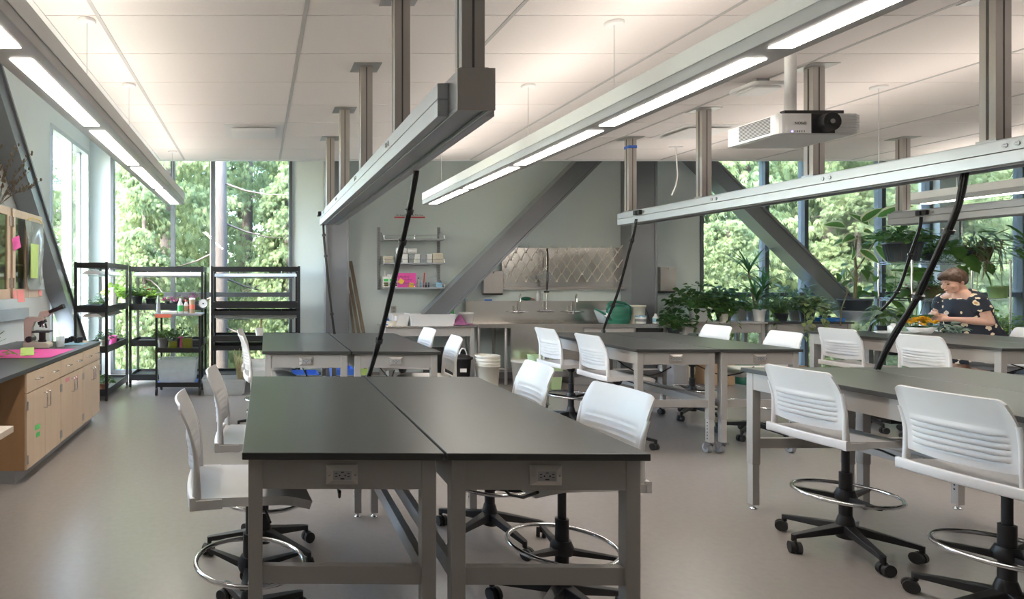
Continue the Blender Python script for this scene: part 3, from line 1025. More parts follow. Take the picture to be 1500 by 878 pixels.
# ------------------------------------------------------------------ stools
def make_stool():
    t = thing('lab_stool', 'x', 'stool')
    # five-arm base and twin casters
    base = MB()
    base.lathe([(0.040, 0.075), (0.044, 0.09), (0.044, 0.15), (0.034, 0.19), (0.030, 0.20)], n=18)
    tips = []
    for k in range(5):
        a = R(36 + 72 * k)
        d = Vector((math.cos(a), math.sin(a), 0))
        base.bar(d * 0.03 + Vector((0, 0, 0.128)), d * 0.30 + Vector((0, 0, 0.088)), 0.050, 0.046, w2=0.030, h2=0.024)
        base.cyl(d * 0.298 + Vector((0, 0, 0.062)), d * 0.298 + Vector((0, 0, 0.098)), 0.013, n=10)
        tips.append(d * 0.298)
    obj('base', base, M['black'], t, bevel=0.004)
    cw = None
    for k, p in enumerate(tips):
        if cw is None:
            m = MB()
            for s in (-1, 1):
                a0, a1 = sorted((s * 0.006, s * 0.026))
                m.cyl((0.014, a0, 0.031), (0.014, a1, 0.031), 0.031, n=20)
            m.box(-0.004, 0.020, -0.006, 0.006, 0.03, 0.066)
            cw = obj('caster', m, M['rub'], t, p, bevel=0.003)
            cw.rotation_euler = (0, 0, 0.5)
        else:
            again(cw, t, p, (0, 0, 0.5 + k * 1.9))
    # column
    m = MB()
    m.cyl((0, 0, 0.19), (0, 0, 0.44), 0.029, n=18)
    m.lathe([(0.046, 0.285), (0.050, 0.295), (0.050, 0.315), (0.038, 0.345)], n=18)
    col = obj('column', m, M['black'], t)
    obj('gas_lift', MB().cyl((0, 0, 0.44), (0, 0, 0.575), 0.018, n=14), M['black'], col)
    m = MB()
    m.lathe([(0.03, 0.565), (0.045, 0.60), (0.085, 0.622)], n=14)
    m.box(-0.10, 0.13, -0.075, 0.075, 0.612, 0.628)
    obj('seat_mount', m, M['black'], t)
    obj('lever', MB().tube([(0.03, -0.05, 0.612), (0.05, -0.15, 0.600), (0.06, -0.21, 0.585), (0.065, -0.245, 0.578)], 0.0055, 8), M['black'], t)
    fr = obj('foot_ring', MB().ring((0, 0, 0.322), 0.228, 0.0105, 48, 10), M['chrome'], t)
    m = MB()
    for k in range(3):
        a = R(20 + 120 * k)
        d = Vector((math.cos(a), math.sin(a), 0))
        m.bar(d * 0.04 + Vector((0, 0, 0.300)), d * 0.225 + Vector((0, 0, 0.313)), 0.034, 0.026, w2=0.020, h2=0.014)
    obj('ring_bracket', m, M['black'], t)

    # seat shell
    def seat(u, v):
        x = -0.235 + 0.475 * u
        hw = 0.222 - 0.018 * u - 0.03 * max(0, (u - 0.8) / 0.2) ** 2
        y = (v - 0.5) * 2 * hw
        z = 0.660 - 0.016 * (1 - (2 * v - 1) ** 2) * math.sin(math.pi * min(1, u * 1.1)) - 0.036 * max(0, (u - 0.70) / 0.30) ** 2 + 0.006 * abs(2 * v - 1) ** 3
        return (x, y, z)
    obj('seat', MB().grid(seat, 18, 14, 0.034), M['white'], t)
    def curve_(z, y):
        k = (z - 0.69) / 0.335
        return -0.205 - 0.010 * k - 0.075 * max(0, k - 0.35) ** 1.6 * 1.6
    # frame at the back of the seat
    m = MB()
    def rrail(u, v):
        q = 2 * u - 1
        a = 2 * math.pi * v
        c, n_ = math.cos(a), math.sin(a)
        sq = lambda t: math.copysign(abs(t) ** 0.45, t)
        return (-0.250 + 0.018 * q * q + 0.012 * sq(c), 0.240 * q, 0.650 + 0.024 * sq(n_))
    m.grid(rrail, 20, 20)
    for s in (-1, 1):
        m.bar((-0.232, s * 0.240, 0.650), (-0.232, s * 0.2405, 0.650), 0.024, 0.048)
        m.bar((-0.243, s * 0.229, 0.643), (-0.12, s * 0.220, 0.646), 0.02, 0.036)
        def up(u, v, s=s):
            z = 0.655 + 0.265 * v
            wd = 0.030 - 0.018 * v
            yy = s * (0.216 - 0.004 * math.sin(v * 3.1))
            a = 2 * math.pi * u
            xx = curve_(max(z, 0.70), 0.207) - 0.012
            return (xx + wd * 0.5 * math.cos(a) * 1.25, yy + 0.011 * math.sin(a), z)
        m.grid(up, 12, 10)
    obj('back_frame', m, M['white'], t)

    # back shell: upper panel, lower panel, rails, five slats between
    def prof(z):
        k = (z - 0.69) / 0.335
        return -0.205 - 0.010 * k - 0.075 * max(0, k - 0.35) ** 1.6 * 1.6
    def curve(z, y):
        k = (z - 0.69) / 0.335
        hw = 0.207 + 0.012 * math.sin(math.pi * min(1, max(0, k)))
        return prof(z) - 0.030 * (1 - (y / hw) ** 2)
    HW = 0.212
    def panel(z0, z1, hw0, hw1, rnd=0.0):
        def fn(u, v):
            z = z0 + (z1 - z0) * v
            y = (2 * u - 1) * (hw0 + (hw1 - hw0) * v)
            if rnd:
                e = max(0, (abs(2 * u - 1) - 0.86) / 0.14)
                z -= rnd * e * e * v
            return (curve(z, y), y, z)
        return fn
    # one shell; five shallow louvres run across its lower half
    zs = [0.712, 0.725, 0.745, 0.760]
    for k in range(5):
        z0 = 0.764 + 0.0265 * k
        zs += [z0, z0 + 0.0015, z0 + 0.012, z0 + 0.0235]
    zs += [0.900, 0.915, 0.935, 0.955, 0.975, 0.992, 1.006, 1.016, 1.025]
    def louv(z, y):
        if z < 0.7635 or z > 0.8975:
            return 0.0
        f = ((z - 0.764) / 0.0265) % 1.0
        d = 0.0 if f < 0.03 else (1 - f) * 0.0125
        e = min(1, max(0, (0.172 - abs(y)) / 0.012))
        return d * e
    ys2 = [-1, -.97, -.92, -.86, -.82, -.78, -.6, -.4, -.2, 0, .2, .4, .6, .78, .82, .86, .92, .97, 1]
    def shell(u, v):
        z = zs[int(round(v * (len(zs) - 1)))]
        q = ys2[int(round(u * (len(ys2) - 1)))]
        k = (z - 0.712) / 0.313
        hw = 0.207 + 0.010 * math.sin(math.pi * min(1, max(0, k * 0.9 + .1)))
        y = q * hw
        zz = z
        if z > 0.94:
            zz = z - 0.016 * max(0, (abs(q) - 0.86) / 0.14) ** 2 * (z - 0.94) / 0.085
        if z < 0.76:
            zz = z + 0.012 * q * q * (0.76 - z) / 0.05
        edge = 0.006 * max(0, (abs(q) - 0.85) / 0.15)
        return (curve(z, y) - louv(z, y) - edge, y, zz)
    obj('backrest', MB().grid(shell, len(ys2) - 1, len(zs) - 1, 0.010), M['white'], t)
    return t


stool = make_stool()
SG = 'white stools at the work tables'
first = True
def put(x, y, deg, label):
    global first
    if first:
        stool.location = (x, y, 0)
        stool.rotation_euler = (0, 0, R(deg))
        stool['label'] = label
        stool['group'] = SG
        first = False
        return stool
    o = dup(stool, (x, y, 0), R(deg), label, SG)
    for c in o.children:
        if c.name.startswith('base') or c.name.startswith('foot_ring') or c.name.startswith('ring_'):
            pass
    return o


put(-0.035, 2.60, 4, 'nearest white stool on the left side of the nearest table')
put(0.03, 3.38, -2, 'second white stool on the left side of the nearest table')
put(0.13, 5.62, 6, 'white stool on the left side of the second left table, nearer one')
put(0.10, 6.22, -4, 'white stool on the left side of the second left table, farther one')
put(1.365, 2.76, 186, 'white stool tucked in at the near right corner of the nearest table')
put(1.365, 3.62, 178, 'white stool at the far right corner of the nearest table')
put(1.47, 5.45, 176, 'white stool with slotted back seen from the side in front of the black bin')
put(1.50, 6.38, 182, 'white stool at the far right corner of the second left table')
put(3.30, 5.645, 2, 'white stool seen from behind at the near end of the table on casters')
put(3.28, 6.44, 3, 'white stool seen from behind in front of the steel sink')
put(4.82, 6.82, 180, 'white stool whose top edge shows before the round-leaved plant')
put(4.82, 5.96, 176, 'white stool whose top edge shows just right of the bench end')
put(3.28, 3.43, 2, 'large white stool seen from behind, left one at the right foreground table')
put(3.28, 2.69, 3, 'largest white stool seen from behind, at the bottom right')
put(6.28, 6.38, 2, 'white stool seen from behind before the big potted tree')
put(6.27, 5.58, 0, 'white stool seen from behind in front of the yellow flowers')
put(7.80, 6.36, 180, 'white stool whose top edge shows just right of the woman')
put(6.44, 4.72, 2, 'white stool cut off by the right edge of the picture')

# ------------------------------------------------------------------ cords
def cord(label, plug, pts, ties, r=0.0085, twin=0.011, plugbox=None):
    """two cables strapped together, running from a service beam to a table"""
    t = thing('power_cord', label, 'cord', pts[0])
    o = Vector(pts[0])
    P_ = [Vector(p) - o for p in pts]
    # smooth through the points
    sm = []
    n = len(P_)
    for i in range(n - 1):
        p0, p1, p2, p3 = P_[max(i - 1, 0)], P_[i], P_[i + 1], P_[min(i + 2, n - 1)]
        for k in range(6):
            u = k / 6
            sm.append(0.5 * ((2 * p1) + (p2 - p0) * u + (2 * p0 - 5 * p1 + 4 * p2 - p3) * u * u + (3 * p1 - p0 - 3 * p2 + p3) * u ** 3))
    sm.append(P_[-1])
    m_ = len(sm)
    for s in (-1, 1):
        off = [Vector((s * twin * (0.85 + 0.12 * math.sin(i * 0.7)), 0, 0)) for i in range(m_)]
        obj('cable', MB().tube([a + b for a, b in zip(sm, off)], r, 8), M['cord'], t)
    for f in ties:
        i = int(f * (m_ - 1))
        d = (sm[min(i + 1, m_ - 1)] - sm[i - 1]).normalized()
        obj('cable_tie', MB().cyl(sm[i] - d * 0.012, sm[i] + d * 0.012, twin + r + 0.007, n=10), M['black'], t)
    if plugbox:
        m = MB()
        for q in (-0.03, 0.03):
            m.box(plugbox[0] - 0.036 - o.x, plugbox[0] - o.x, plugbox[1] + q - 0.022 - o.y, plugbox[1] + q + 0.022 - o.y, plugbox[2] - 0.024 - o.z, plugbox[2] + 0.024 - o.z)
        obj('plug', m, M['black'], t, bevel=0.006)
    return t


def path(*q):
    return [P(a, b, y) for a, b, y in q]


cord('black twin cord hanging from the left service beam to the nearest table gap', None,
     path((610, 250, 3.36), (604, 285, 3.38), (598, 316, 3.42), (589.5, 355, 3.5), (566, 458, 3.75), (551, 515, 3.92), (540, 551, 3.965)), [.32, .5, .8], 0.0085, 0.009)
cord('thin black cord at the far end of the left service beam', None,
     path((472.5, 316, 6.64), (473.5, 330, 6.64), (475, 354, 6.63), (478.5, 390, 6.62), (485, 452, 6.64), (490, 489.5, 6.66)), [.35, .55, .85], 0.007, 0.007, (0.676, 6.64, 2.24))
cord('black cord from the long service beam far end to the table on casters', None,
     path((932, 321, 6.36), (929, 340, 6.38), (924, 359, 6.45), (905, 429, 6.75), (886, 477, 7.0), (884, 488, 7.02)), [.38, .68, .92], 0.007, 0.009, (3.946, 6.36, 2.224))
cord('thick black twin cord slanting from the long service beam to the right foreground table', None,
     path((1414, 252, 3.53), (1404, 300, 3.54), (1384.5, 348, 3.6), (1357, 407, 3.70), (1341, 441, 3.77), (1307, 496, 3.90), (1285, 541, 3.98)), [.33, .66], 0.0095, 0.0130)
cord('black cord from the rearmost service beam to the flower table', None,
     path((1349, 318, 6.38), (1347, 335, 6.40), (1334, 373, 6.55), (1314, 428, 6.78), (1283, 464, 6.93), (1273, 485.5, 6.96)), [.4, .62], 0.008, 0.011, (6.911, 6.38, 2.224))
# ------------------------------------------------------------------ left counter
CT = 0.86
FX = -1.735       # face of the cabinets
obj_ct = obj('countertop', MB().box(XL + 0.004, -1.71, 2.6, 6.68, CT - 0.032, CT), M['bench'], bevel=0.003)
tag(obj_ct, 'long black countertop along the left wall over the wooden cabinets', 'countertop')


def handle_v(y, z, h=0.10):
    """wire pull, upright"""
    m = MB().tube([(0, 0, -h / 2), (0.028, 0, -h / 2), (0.032, 0, -h / 2 + 0.008), (0.032, 0, h / 2 - 0.008), (0.028, 0, h / 2), (0, 0, h / 2)], 0.0045, 8)
    m.v = [(a + FX + 0.019, b + y, c + z) for a, b, c in m.v]
    return m


def base_cabinet(y0, y1, label, ajar=False):
    t = thing('base_cabinet', label, 'cabinet', (0, 0, 0), group='wooden cabinets under the left counter')
    zt = CT - 0.034
    m = MB()
    m.box(XL + 0.02, FX, y0, y0 + 0.018, 0.10, zt)
    m.box(XL + 0.02, FX, y1 - 0.018, y1, 0.10, zt)
    m.box(XL + 0.02, FX, y0 + 0.018, y1 - 0.018, 0.10, 0.118)
    m.box(XL + 0.02, XL + 0.03, y0 + 0.018, y1 - 0.018, 0.118, zt)
    m.box(FX - 0.02, FX, y0 + 0.018, y1 - 0.018, 0.66, 0.68)
    m.box(XL + 0.03, FX, y0 + 0.018, y1 - 0.018, zt - 0.018, zt)
    obj('carcass', m, M['woodd'], t)
    obj('toe_kick', MB().box(XL + 0.02, FX - 0.07, y0 + 0.001, y1 - 0.001, 0, 0.0995), M['kick'], t)
    dr = obj('drawer', MB().box(FX + 0.001, FX + 0.019, y0 + 0.004, y1 - 0.004, 0.676, zt - 0.004), M['wood'], t, bevel=0.0015)
    ym = y0 + (y1 - y0) * 0.5
    for y in (y0 + (y1 - y0) * 0.27, y0 + (y1 - y0) * 0.75):
        m = MB().tube([(0, -0.05, 0), (0.028, -0.05, 0), (0.032, -0.042, 0), (0.032, 0.042, 0), (0.028, 0.05, 0), (0, 0.05, 0)], 0.0045, 8)
        m.v = [(a + FX + 0.019, b + y, c + 0.755) for a, b, c in m.v]
        obj('handle', m, M['chrome'], dr)
    for k, (a, b) in enumerate(((y0 + 0.004, ym - 0.002), (ym + 0.002, y1 - 0.004))):
        d = obj('door', MB().box(FX + 0.001, FX + 0.019, a, b, 0.105, 0.668), M['wood'], t, bevel=0.0015)
        obj('handle', handle_v(b - 0.035 if k == 0 else a + 0.035, 0.56, 0.12), M['chrome'], d)
        yh = a + 0.008 if k == 0 else b - 0.008
        m = MB()
        for z in (0.18, 0.58):
            m.cyl((FX + 0.022, yh, z - 0.032), (FX + 0.022, yh, z + 0.032), 0.008, n=8)
            m.box(FX + 0.0192, FX + 0.021, yh - 0.012, yh + 0.012, z - 0.03, z + 0.03)
        obj('hinge', m, M['staind'], t)
    return t


c1 = base_cabinet(4.56, 5.345, 'wooden base cabinet nearest the camera, with green tape on its door')
c2 = base_cabinet(5.347, 6.02, 'middle wooden base cabinet with dusty pink tape strips')
c3 = base_cabinet(6.022, 6.66, 'wooden base cabinet at the far end beside the black racks')
for y, z, l, mt, tl in ((4.78, 0.375, 0.12, 'greent', .25), (4.79, 0.315, 0.085, 'greent', .25)):
    obj('tape_strip', MB().obox((FX + 0.0196, y, z), (0.0008, l, 0.036), Matrix.Rotation(-tl * .25, 3, 'X')), M[mt], c1)
for y, z, l in ((5.53, 0.625, 0.12), (5.81, 0.60, 0.075)):
    obj('tape_strip', MB().box(FX + 0.0192, FX + 0.0200, y - l / 2, y + l / 2, z - 0.018, z + 0.018), M['pinkt'], c2)
# far end leg panel beyond the knee space, out at the frame edge
t = tag(obj('wall_raceway', MB().box(XL + 0.002, XL + 0.06, 3.0, 6.9, 1.10, 1.22), M['raceway'], bevel=0.004), 'long pale grey cable raceway on the left wall over the counter', 'raceway')

# desk corner at the bottom left
t = thing('side_desk', 'pale wooden desk corner with dark leg at the left edge of the picture', 'desk', (-1.42, 3.40, 0))
dz = PZ(624, 3.42)
obj('desktop', MB().box(-0.75, 0.06, -1.0, 0.02, dz - 0.035, dz), M['woodl'], t, bevel=0.002)
for y in (-0.96, -0.07):
    for x in (-0.70, -0.03):
        obj('leg', MB().box(x, x + 0.03, y, y + 0.03, 0, dz - 0.036), M['black'], t)
obj('apron', MB().box(-0.67, -0.03, -0.06, -0.05, dz - 0.10, dz - 0.036), M['black'], t)
t = tag(obj('paper_sheets', MB().grid(lambda u, v: (-1.75 + 0.28 * u, 3.12 + 0.24 * v, dz + 0.004 + 0.012 * math.sin(2.2 * u) * (1 - v) + 0.01 * u * u), 8, 8, 0.006), M['wpaper']), 'loose white papers lying on the pale desk corner', 'paper')

# wall cupboards with glazed doors
UX = -2.22
def upper(y0, y1, label):
    t = thing('wall_cupboard', label, 'cupboard', (0, 0, 0))
    z0, z1 = 1.355, 2.165
    m = MB()
    xb = XL + 0.006
    m.box(xb, UX, y0, y0 + 0.018, z0, z1)
    m.box(xb, UX, y1 - 0.018, y1, z0, z1)
    m.box(xb, UX, y0 + 0.018, y1 - 0.018, z0, z0 + 0.018)
    m.box(xb, UX, y0 + 0.018, y1 - 0.018, z1 - 0.018, z1)
    m.box(xb, xb + 0.01, y0 + 0.018, y1 - 0.018, z0 + 0.018, z1 - 0.018)
    m.box(xb + 0.01, UX - 0.03, y0 + 0.018, y1 - 0.018, 1.66, 1.676)
    obj('carcass', m, M['wood'], t)
    ym = (y0 + y1) / 2
    for a, b in ((y0 + 0.002, ym - 0.0015), (ym + 0.0015, y1 - 0.002)):
        m = MB()
        w_ = 0.062
        m.box(UX + 0.001, UX + 0.02, a, a + w_, z0, z1)
        m.box(UX + 0.001, UX + 0.02, b - w_, b, z0, z1)
        m.box(UX + 0.001, UX + 0.02, a + w_, b - w_, z0, z0 + 0.085)
        m.box(UX + 0.001, UX + 0.02, a + w_, b - w_, z1 - 0.07, z1)
        d = obj('door', m, M['wood'], t, bevel=0.001)
        obj('pane', MB().box(UX + 0.008, UX + 0.012, a + w_, b - w_, z0 + 0.085, z1 - 0.07), M['jar'], d)
        m = MB()
        yh = a + 0.012 if a < ym - 0.1 else b - 0.012
        for z in (z0 + 0.14, z1 - 0.12):
            m.cyl((UX + 0.025, yh, z - 0.045), (UX + 0.025, yh, z + 0.045), 0.009, n=8)
        obj('hinge', m, M['staind'], t)
    m = MB()
    for k in range(5):
        m.box(xb + 0.06, xb + 0.22, y0 + 0.08 + 0.13 * k, y0 + 0.17 + 0.13 * k, z0 + 0.019, z0 + 0.12 + 0.03 * (k % 3))
    obj('stored_boxes', m, M['card'], t)
    return t


u1 = upper(5.51, 6.27, 'glass-door wooden wall cupboard at the left, the one with the plastic bag hanging on it')
u2 = upper(4.70, 5.46, 'glass-door wooden wall cupboard cut off by the left edge of the picture')


def note(name, label, y, z, w_, h, mt, rot=0.0, x=UX + 0.0215, cat='note', curl=0.012):
    rm = Matrix.Rotation(rot, 3, 'X')
    def fn(u, v):
        p = rm @ Vector((0, (u - .5) * w_, (v - .5) * h))
        return (x + curl * (1 - v) ** 2 * 0.8, y + p.y, z + p.z)
    return tag(obj(name, MB().grid(fn, 4, 4, 0.0008), M[mt]), label, cat)


note('sticky_note', 'tilted bright pink note between two cupboard doors', 5.585, 1.86, 0.17, 0.11, 'pink', 0.25)
note('sticky_note', 'large salmon note hanging under the cupboard door', 5.69, 1.375, 0.17, 0.115, 'salmon', 0.0, UX + 0.021)
note('sticky_note', 'small salmon note at the bottom corner of the cupboard', 6.19, 1.395, 0.085, 0.055, 'salmon', 0.0)
note('sticky_note', 'small salmon note beside the larger one under the cupboard', 5.55, 1.39, 0.07, 0.075, 'salmon', 0.0)
t = thing('plastic_bag', 'clear plastic bag with a green paper hanging on the cupboard door', 'bag', (UX + 0.024, 5.98, 1.77))
obj('film', MB().grid(lambda u, v: (0.012 + 0.02 * math.sin(7 * u + 5 * v) * v * (1 - v) * 4 + 0.015 * v, -0.22 + 0.44 * u + 0.05 * v, 0.32 - 0.66 * v), 14, 16, 0.001), M['bagfilm'], t)
obj('paper', MB().grid(lambda u, v: (0.045 + 0.01 * math.sin(5 * u) * v, -0.17 + 0.22 * u, 0.10 - 0.33 * v), 5, 5, 0.001), M['lime'], t)
obj('twine', MB().tube([(0.03, -0.2, 0.32), (0.03, -0.1, 0.35), (0.03, 0.1, 0.35), (0.03, 0.2, 0.32)], 0.004, 6), M['yellow'], t)

# twigs in a vase on top of the cupboard
t = thing('twig_vase', 'vase of dry budded twigs on top of the wall cupboard', 'vase', (-2.36, 5.58, 2.166))
obj('vase', MB().lathe([(0.035, 0), (0.05, 0.03), (0.048, 0.10), (0.028, 0.15), (0.032, 0.17)], n=18), M['film'], t)
g = random.Random(4)
tw, bd = MB(), MB()
for px, py in ((27, 216), (46, 226), (57, 261), (52, 275), (-10, 230), (-25, 260), (10, 252), (38, 250), (-2, 215), (20, 268)):
    e = P(px, py, 5.58) - Vector((-2.36, 5.58, 2.166)) + Vector((0, g.uniform(-.1, .1), 0))
    b = Vector((0, 0, 0.03))
    mid = b.lerp(e, 0.5) + Vector((g.uniform(-.02, .02), 0, 0.03))
    tw.tube([b, b.lerp(mid, .5) + Vector((0, 0, .01)), mid, e], 0.0042, 5, r2=0.002)
    for k in range(13):
        u = 0.38 + 0.62 * k / 12
        p = b.lerp(mid, u * 2) if u < .5 else mid.lerp(e, u * 2 - 1)
        q = p + Vector((g.uniform(-.022, .022), g.uniform(-.022, .022), g.uniform(0, .03)))
        bd.ell(q, .010, .010, .016, 6, 4)
obj('twig', tw, M['twig'], t)
stuff(obj('buds', bd, M['bud'], t))

# microscope
def microscope():
    t = thing('microscope', 'beige laboratory microscope on the black counter', 'microscope', (-2.16, 6.05, CT), R(4))
    obj('foot', MB().prism([(-0.13, 0), (0.12, 0), (0.12, 0.035), (0.09, 0.055), (-0.13, 0.06)], 1, -0.085, 0.085), M['beige'], t, bevel=0.008)
    obj('arm', MB().prism([(-0.13, 0.058), (-0.05, 0.058), (-0.055, 0.20), (-0.03, 0.255), (0.06, 0.265), (0.06, 0.30), (-0.10, 0.305), (-0.135, 0.27)], 1, -0.042, 0.042), M['beige'], t, bevel=0.008)
    obj('head', MB().prism([(0.0, 0.302), (0.085, 0.302), (0.15, 0.345), (0.13, 0.375), (0.02, 0.355)], 1, -0.036, 0.036), M['beige'], t, bevel=0.008)
    for s in (-1, 1):
        e = obj('eyepiece', MB().cyl((0.11, s * 0.030, 0.348), (0.21, s * 0.032, 0.392), 0.018, n=16), M['black'], t)
        obj('eyecup', MB().cyl((0.211, s * 0.032, 0.392), (0.245, s * 0.032, 0.407), 0.021, 0.024, n=16), M['rub'], e)
    st = obj('stage', MB().box(-0.045, 0.12, -0.085, 0.085, 0.150, 0.166), M['black'], t, bevel=0.003)
    obj('stage_clip', MB().box(0.0, 0.09, -0.05, -0.035, 0.167, 0.173), M['chrome'], st)
    obj('condenser', MB().cyl((0.035, 0, 0.075), (0.035, 0, 0.149), 0.032, n=16), M['black'], t)
    obj('lamp_housing', MB().cyl((0.035, 0, 0.056), (0.035, 0, 0.074), 0.04, n=18), M['black'], t)
    np_ = obj('nosepiece', MB().cyl((0.03, 0, 0.262), (0.04, 0, 0.235), 0.045, n=18), M['black'], t)
    for k in range(4):
        a = k * 1.571 + 0.5
        obj('objective', MB().cyl((0.04 + 0.022 * math.cos(a), 0.022 * math.sin(a), 0.236), (0.045 + 0.03 * math.cos(a), 0.03 * math.sin(a), 0.190 + .006 * k), 0.010, n=10), M['chrome' if k % 2 else 'black'], np_)
    obj('focus_knob', MB().cyl((-0.075, -0.085, 0.085), (-0.075, 0.085, 0.085), 0.030, n=20), M['black'], t)
    return t


microscope()
tag(obj('pink_sheet', MB().grid(lambda u, v: (-2.42 + 0.66 * u, 5.12 + 0.70 * v + 0.1 * u, CT + 0.001 + 0.004 * math.sin(4 * u + 3 * v) ** 2), 6, 6, 0.0008), M['pink']), 'bright pink sheet lying on the black counter', 'paper')
t = thing('leaf_cuttings', 'cut green leaves with a yellow card on the pink sheet', 'cuttings', (-2.06, 5.22, CT + 0.005))
g = random.Random(8)
LM = None
def leaf_mb(l, wd, droop=0.3, fold=0.15, nseg=5, lobe=0.0):
    """one leaf along +X from its base, face up"""
    m = MB()
    pts = []
    for i in range(nseg + 1):
        u = i / nseg
        hw = wd / 2 * (math.sin(math.pi * min(1, u ** 0.75)) ** 0.8) + 0.0012
        if lobe:
            hw *= 1 + lobe * math.sin(u * 14)
        x = l * u
        z = -droop * l * u * u
        pts.append([(x, -hw, z + fold * hw), (x, 0, z), (x, hw, z + fold * hw)])
    vs = [p for r_ in pts for p in r_]
    fs = []
    for i in range(nseg):
        for j in range(2):
            fs.append((i * 3 + j, (i + 1) * 3 + j, (i + 1) * 3 + j + 1, i * 3 + j + 1))
    return m.add(vs, fs, True)


def xf(mb, mat):
    m = MB()
    m.v = [tuple(mat @ Vector(p)) for p in mb.v]
    m.f, m.m, m.sm = list(mb.f), list(mb.m), list(mb.sm)
    return m


def join(dst, src):
    n = len(dst.v)
    dst.v += src.v
    dst.f += [tuple(i + n for i in f) for f in src.f]
    dst.m += [dst.cm] * len(src.f)
    dst.sm += src.sm


def orient(p, d, roll=0.0):
    """matrix taking +X to d with the leaf's face up"""
    d = Vector(d).normalized()
    up = Vector((0, 0, 1))
    y = up.cross(d)
    if y.length < 1e-3:
        y = Vector((0, 1, 0))
    y.normalize()
    z = d.cross(y)
    m = Matrix((d, y, z)).transposed().to_4x4()
    return Matrix.Translation(Vector(p)) @ m @ Matrix.Rotation(roll, 4, 'X')


m = MB()
for k in range(16):
    join(m, xf(leaf_mb(g.uniform(.07, .16), g.uniform(.03, .05), .1), orient((g.uniform(-.25, .2), g.uniform(-.14, .12), 0.008 + .002 * k), (g.uniform(-1, 1), g.uniform(-1, 1), .06))))
stuff(obj('leaves', m, M['L3'], t))
obj('yellow_card', MB().obox((0.1, 0.0, 0.048), (0.11, 0.003, 0.075), Matrix.Rotation(.3, 3, 'Z') @ Matrix.Rotation(-.6, 3, 'X')), M['lime'], t)
t = thing('dried_plant', 'spiky dark green cutting in a small wooden box at the back of the counter', 'plant', (-2.40, 5.25, CT))
obj('box', MB().box(-.07, .07, -.06, .06, 0, .06), M['card'], t)
m = MB()
for k in range(70):
    a = g.uniform(0, 6.28)
    d = Vector((math.cos(a), math.sin(a), g.uniform(.1, .8)))
    m.bar((0, 0, .05), Vector((0, 0, .05)) + d * g.uniform(.12, .25), .006, .002, w2=.001)
stuff(obj('needles', m, M['L2'], t))
tag(obj('blue_paper', MB().box(-2.0, -1.80, 6.28, 6.56, CT + .0005, CT + .004), M['lblue']), 'pale blue papers at the far end of the black counter', 'paper')
t = thing('beaker', 'clear plastic beaker beside the microscope', 'beaker', (-1.97, 6.12, CT))
obj('cup', MB().lathe([(.035, .002), (.042, .10), (.044, .10), (.038, 0)], n=18), M['clear'], t)
t = thing('black_clamp', 'small black clamps lying near the far end of the counter', 'clamp', (-1.95, 6.45, CT))
m = MB()
for k in range(5):
    m.obox((-.06 + .035 * k, .02 * (k % 2), .03 + .01 * (k % 3)), (.03, .05, .05), Matrix.Rotation(.5 * k, 3, 'Z'))
obj('jaw', m, M['black'], t)
obj('mirror', MB().lathe([(.05, 0), (.05, .012), (.04, .018)], (.10, .08, 0), 18), M['brass'], t)

# ------------------------------------------------------------------ black plant racks
def rack(label, x0, x1, y0, y1, zt, trays, along, casters=True, lamps=(), beams=()):
    """square posts, deep trays, lamp hoods. along: 0 long side on x, 1 on y"""
    t = thing('plant_rack', label, 'rack', (x0, y0, 0))
    X, Y = x1 - x0, y1 - y0
    pw = 0.034
    for x in (0, X - pw):
        for y in (0, Y - pw):
            p = obj('post', MB().box(x, x + pw, y, y + pw, 0.06, zt), M['blackm'], t)
            m = MB().cyl((x + pw / 2 - .012, y + pw / 2, .028), (x + pw / 2 + .012, y + pw / 2, .028), .028, n=14)
            m.box(x + pw / 2 - .006, x + pw / 2 + .006, y + pw / 2 - .006, y + pw / 2 + .006, .03, .06)
            obj('caster', m, M['rub'], t)
    th = 0.075
    def side_beams(z0, z1, name):
        m = MB()
        m.box(pw, X - pw, 0.004, 0.018, z0, z1)
        m.box(pw, X - pw, Y - 0.018, Y - 0.004, z0, z1)
        m.box(0.004, 0.018, pw, Y - pw, z0, z1)
        m.box(X - 0.018, X - 0.004, pw, Y - pw, z0, z1)
        return obj(name, m, M['blackm'], t)
    side_beams(zt - 0.075, zt - 0.008, 'top_beam')
    for z in trays:
        m = MB()
        m.box(pw + .002, X - pw - .002, 0.020, Y - 0.020, z - 0.004, z)
        tr = obj('tray', m, M['blackm'], t)
        side_beams(z - 0.05, z + 0.035, 'tray_rim')
    for z in beams:
        side_beams(z - 0.045, z + 0.02, 'cross_beam')
    for z in lamps:
        if along == 0:
            m = MB().prism([(0.10, z), (Y - 0.10, z), (Y - 0.18, z + 0.045), (0.18, z + 0.045)], 0, pw + 0.01, X - pw - 0.01)
        else:
            m = MB().prism([(0.07, z), (X - 0.07, z), (X - 0.14, z + 0.045), (0.14, z + 0.045)], 1, pw + 0.01, Y - pw - 0.01)
        hd = obj('lamp_hood', m, M['wplas'], t)
        m = MB()
        for s in (.3, .7):
            if along == 0:
                m.cyl((.08, Y * s, z - .014), (X - .08, Y * s, z - .014), .012, n=8)
            else:
                m.cyl((X * s, .08, z - .014), (X * s, Y - .08, z - .014), .012, n=8)
        obj('lamp_tube', m, M['clear'], hd)
        m = MB()
        for s in (.2, .8):
            p = (X * s, Y / 2) if along == 0 else (X / 2, Y * s)
            m.cyl((p[0], p[1], z + .045), (p[0], p[1], z + .11), .003, n=6)
        obj('lamp_chain', m, M['wire'], hd)
    return t


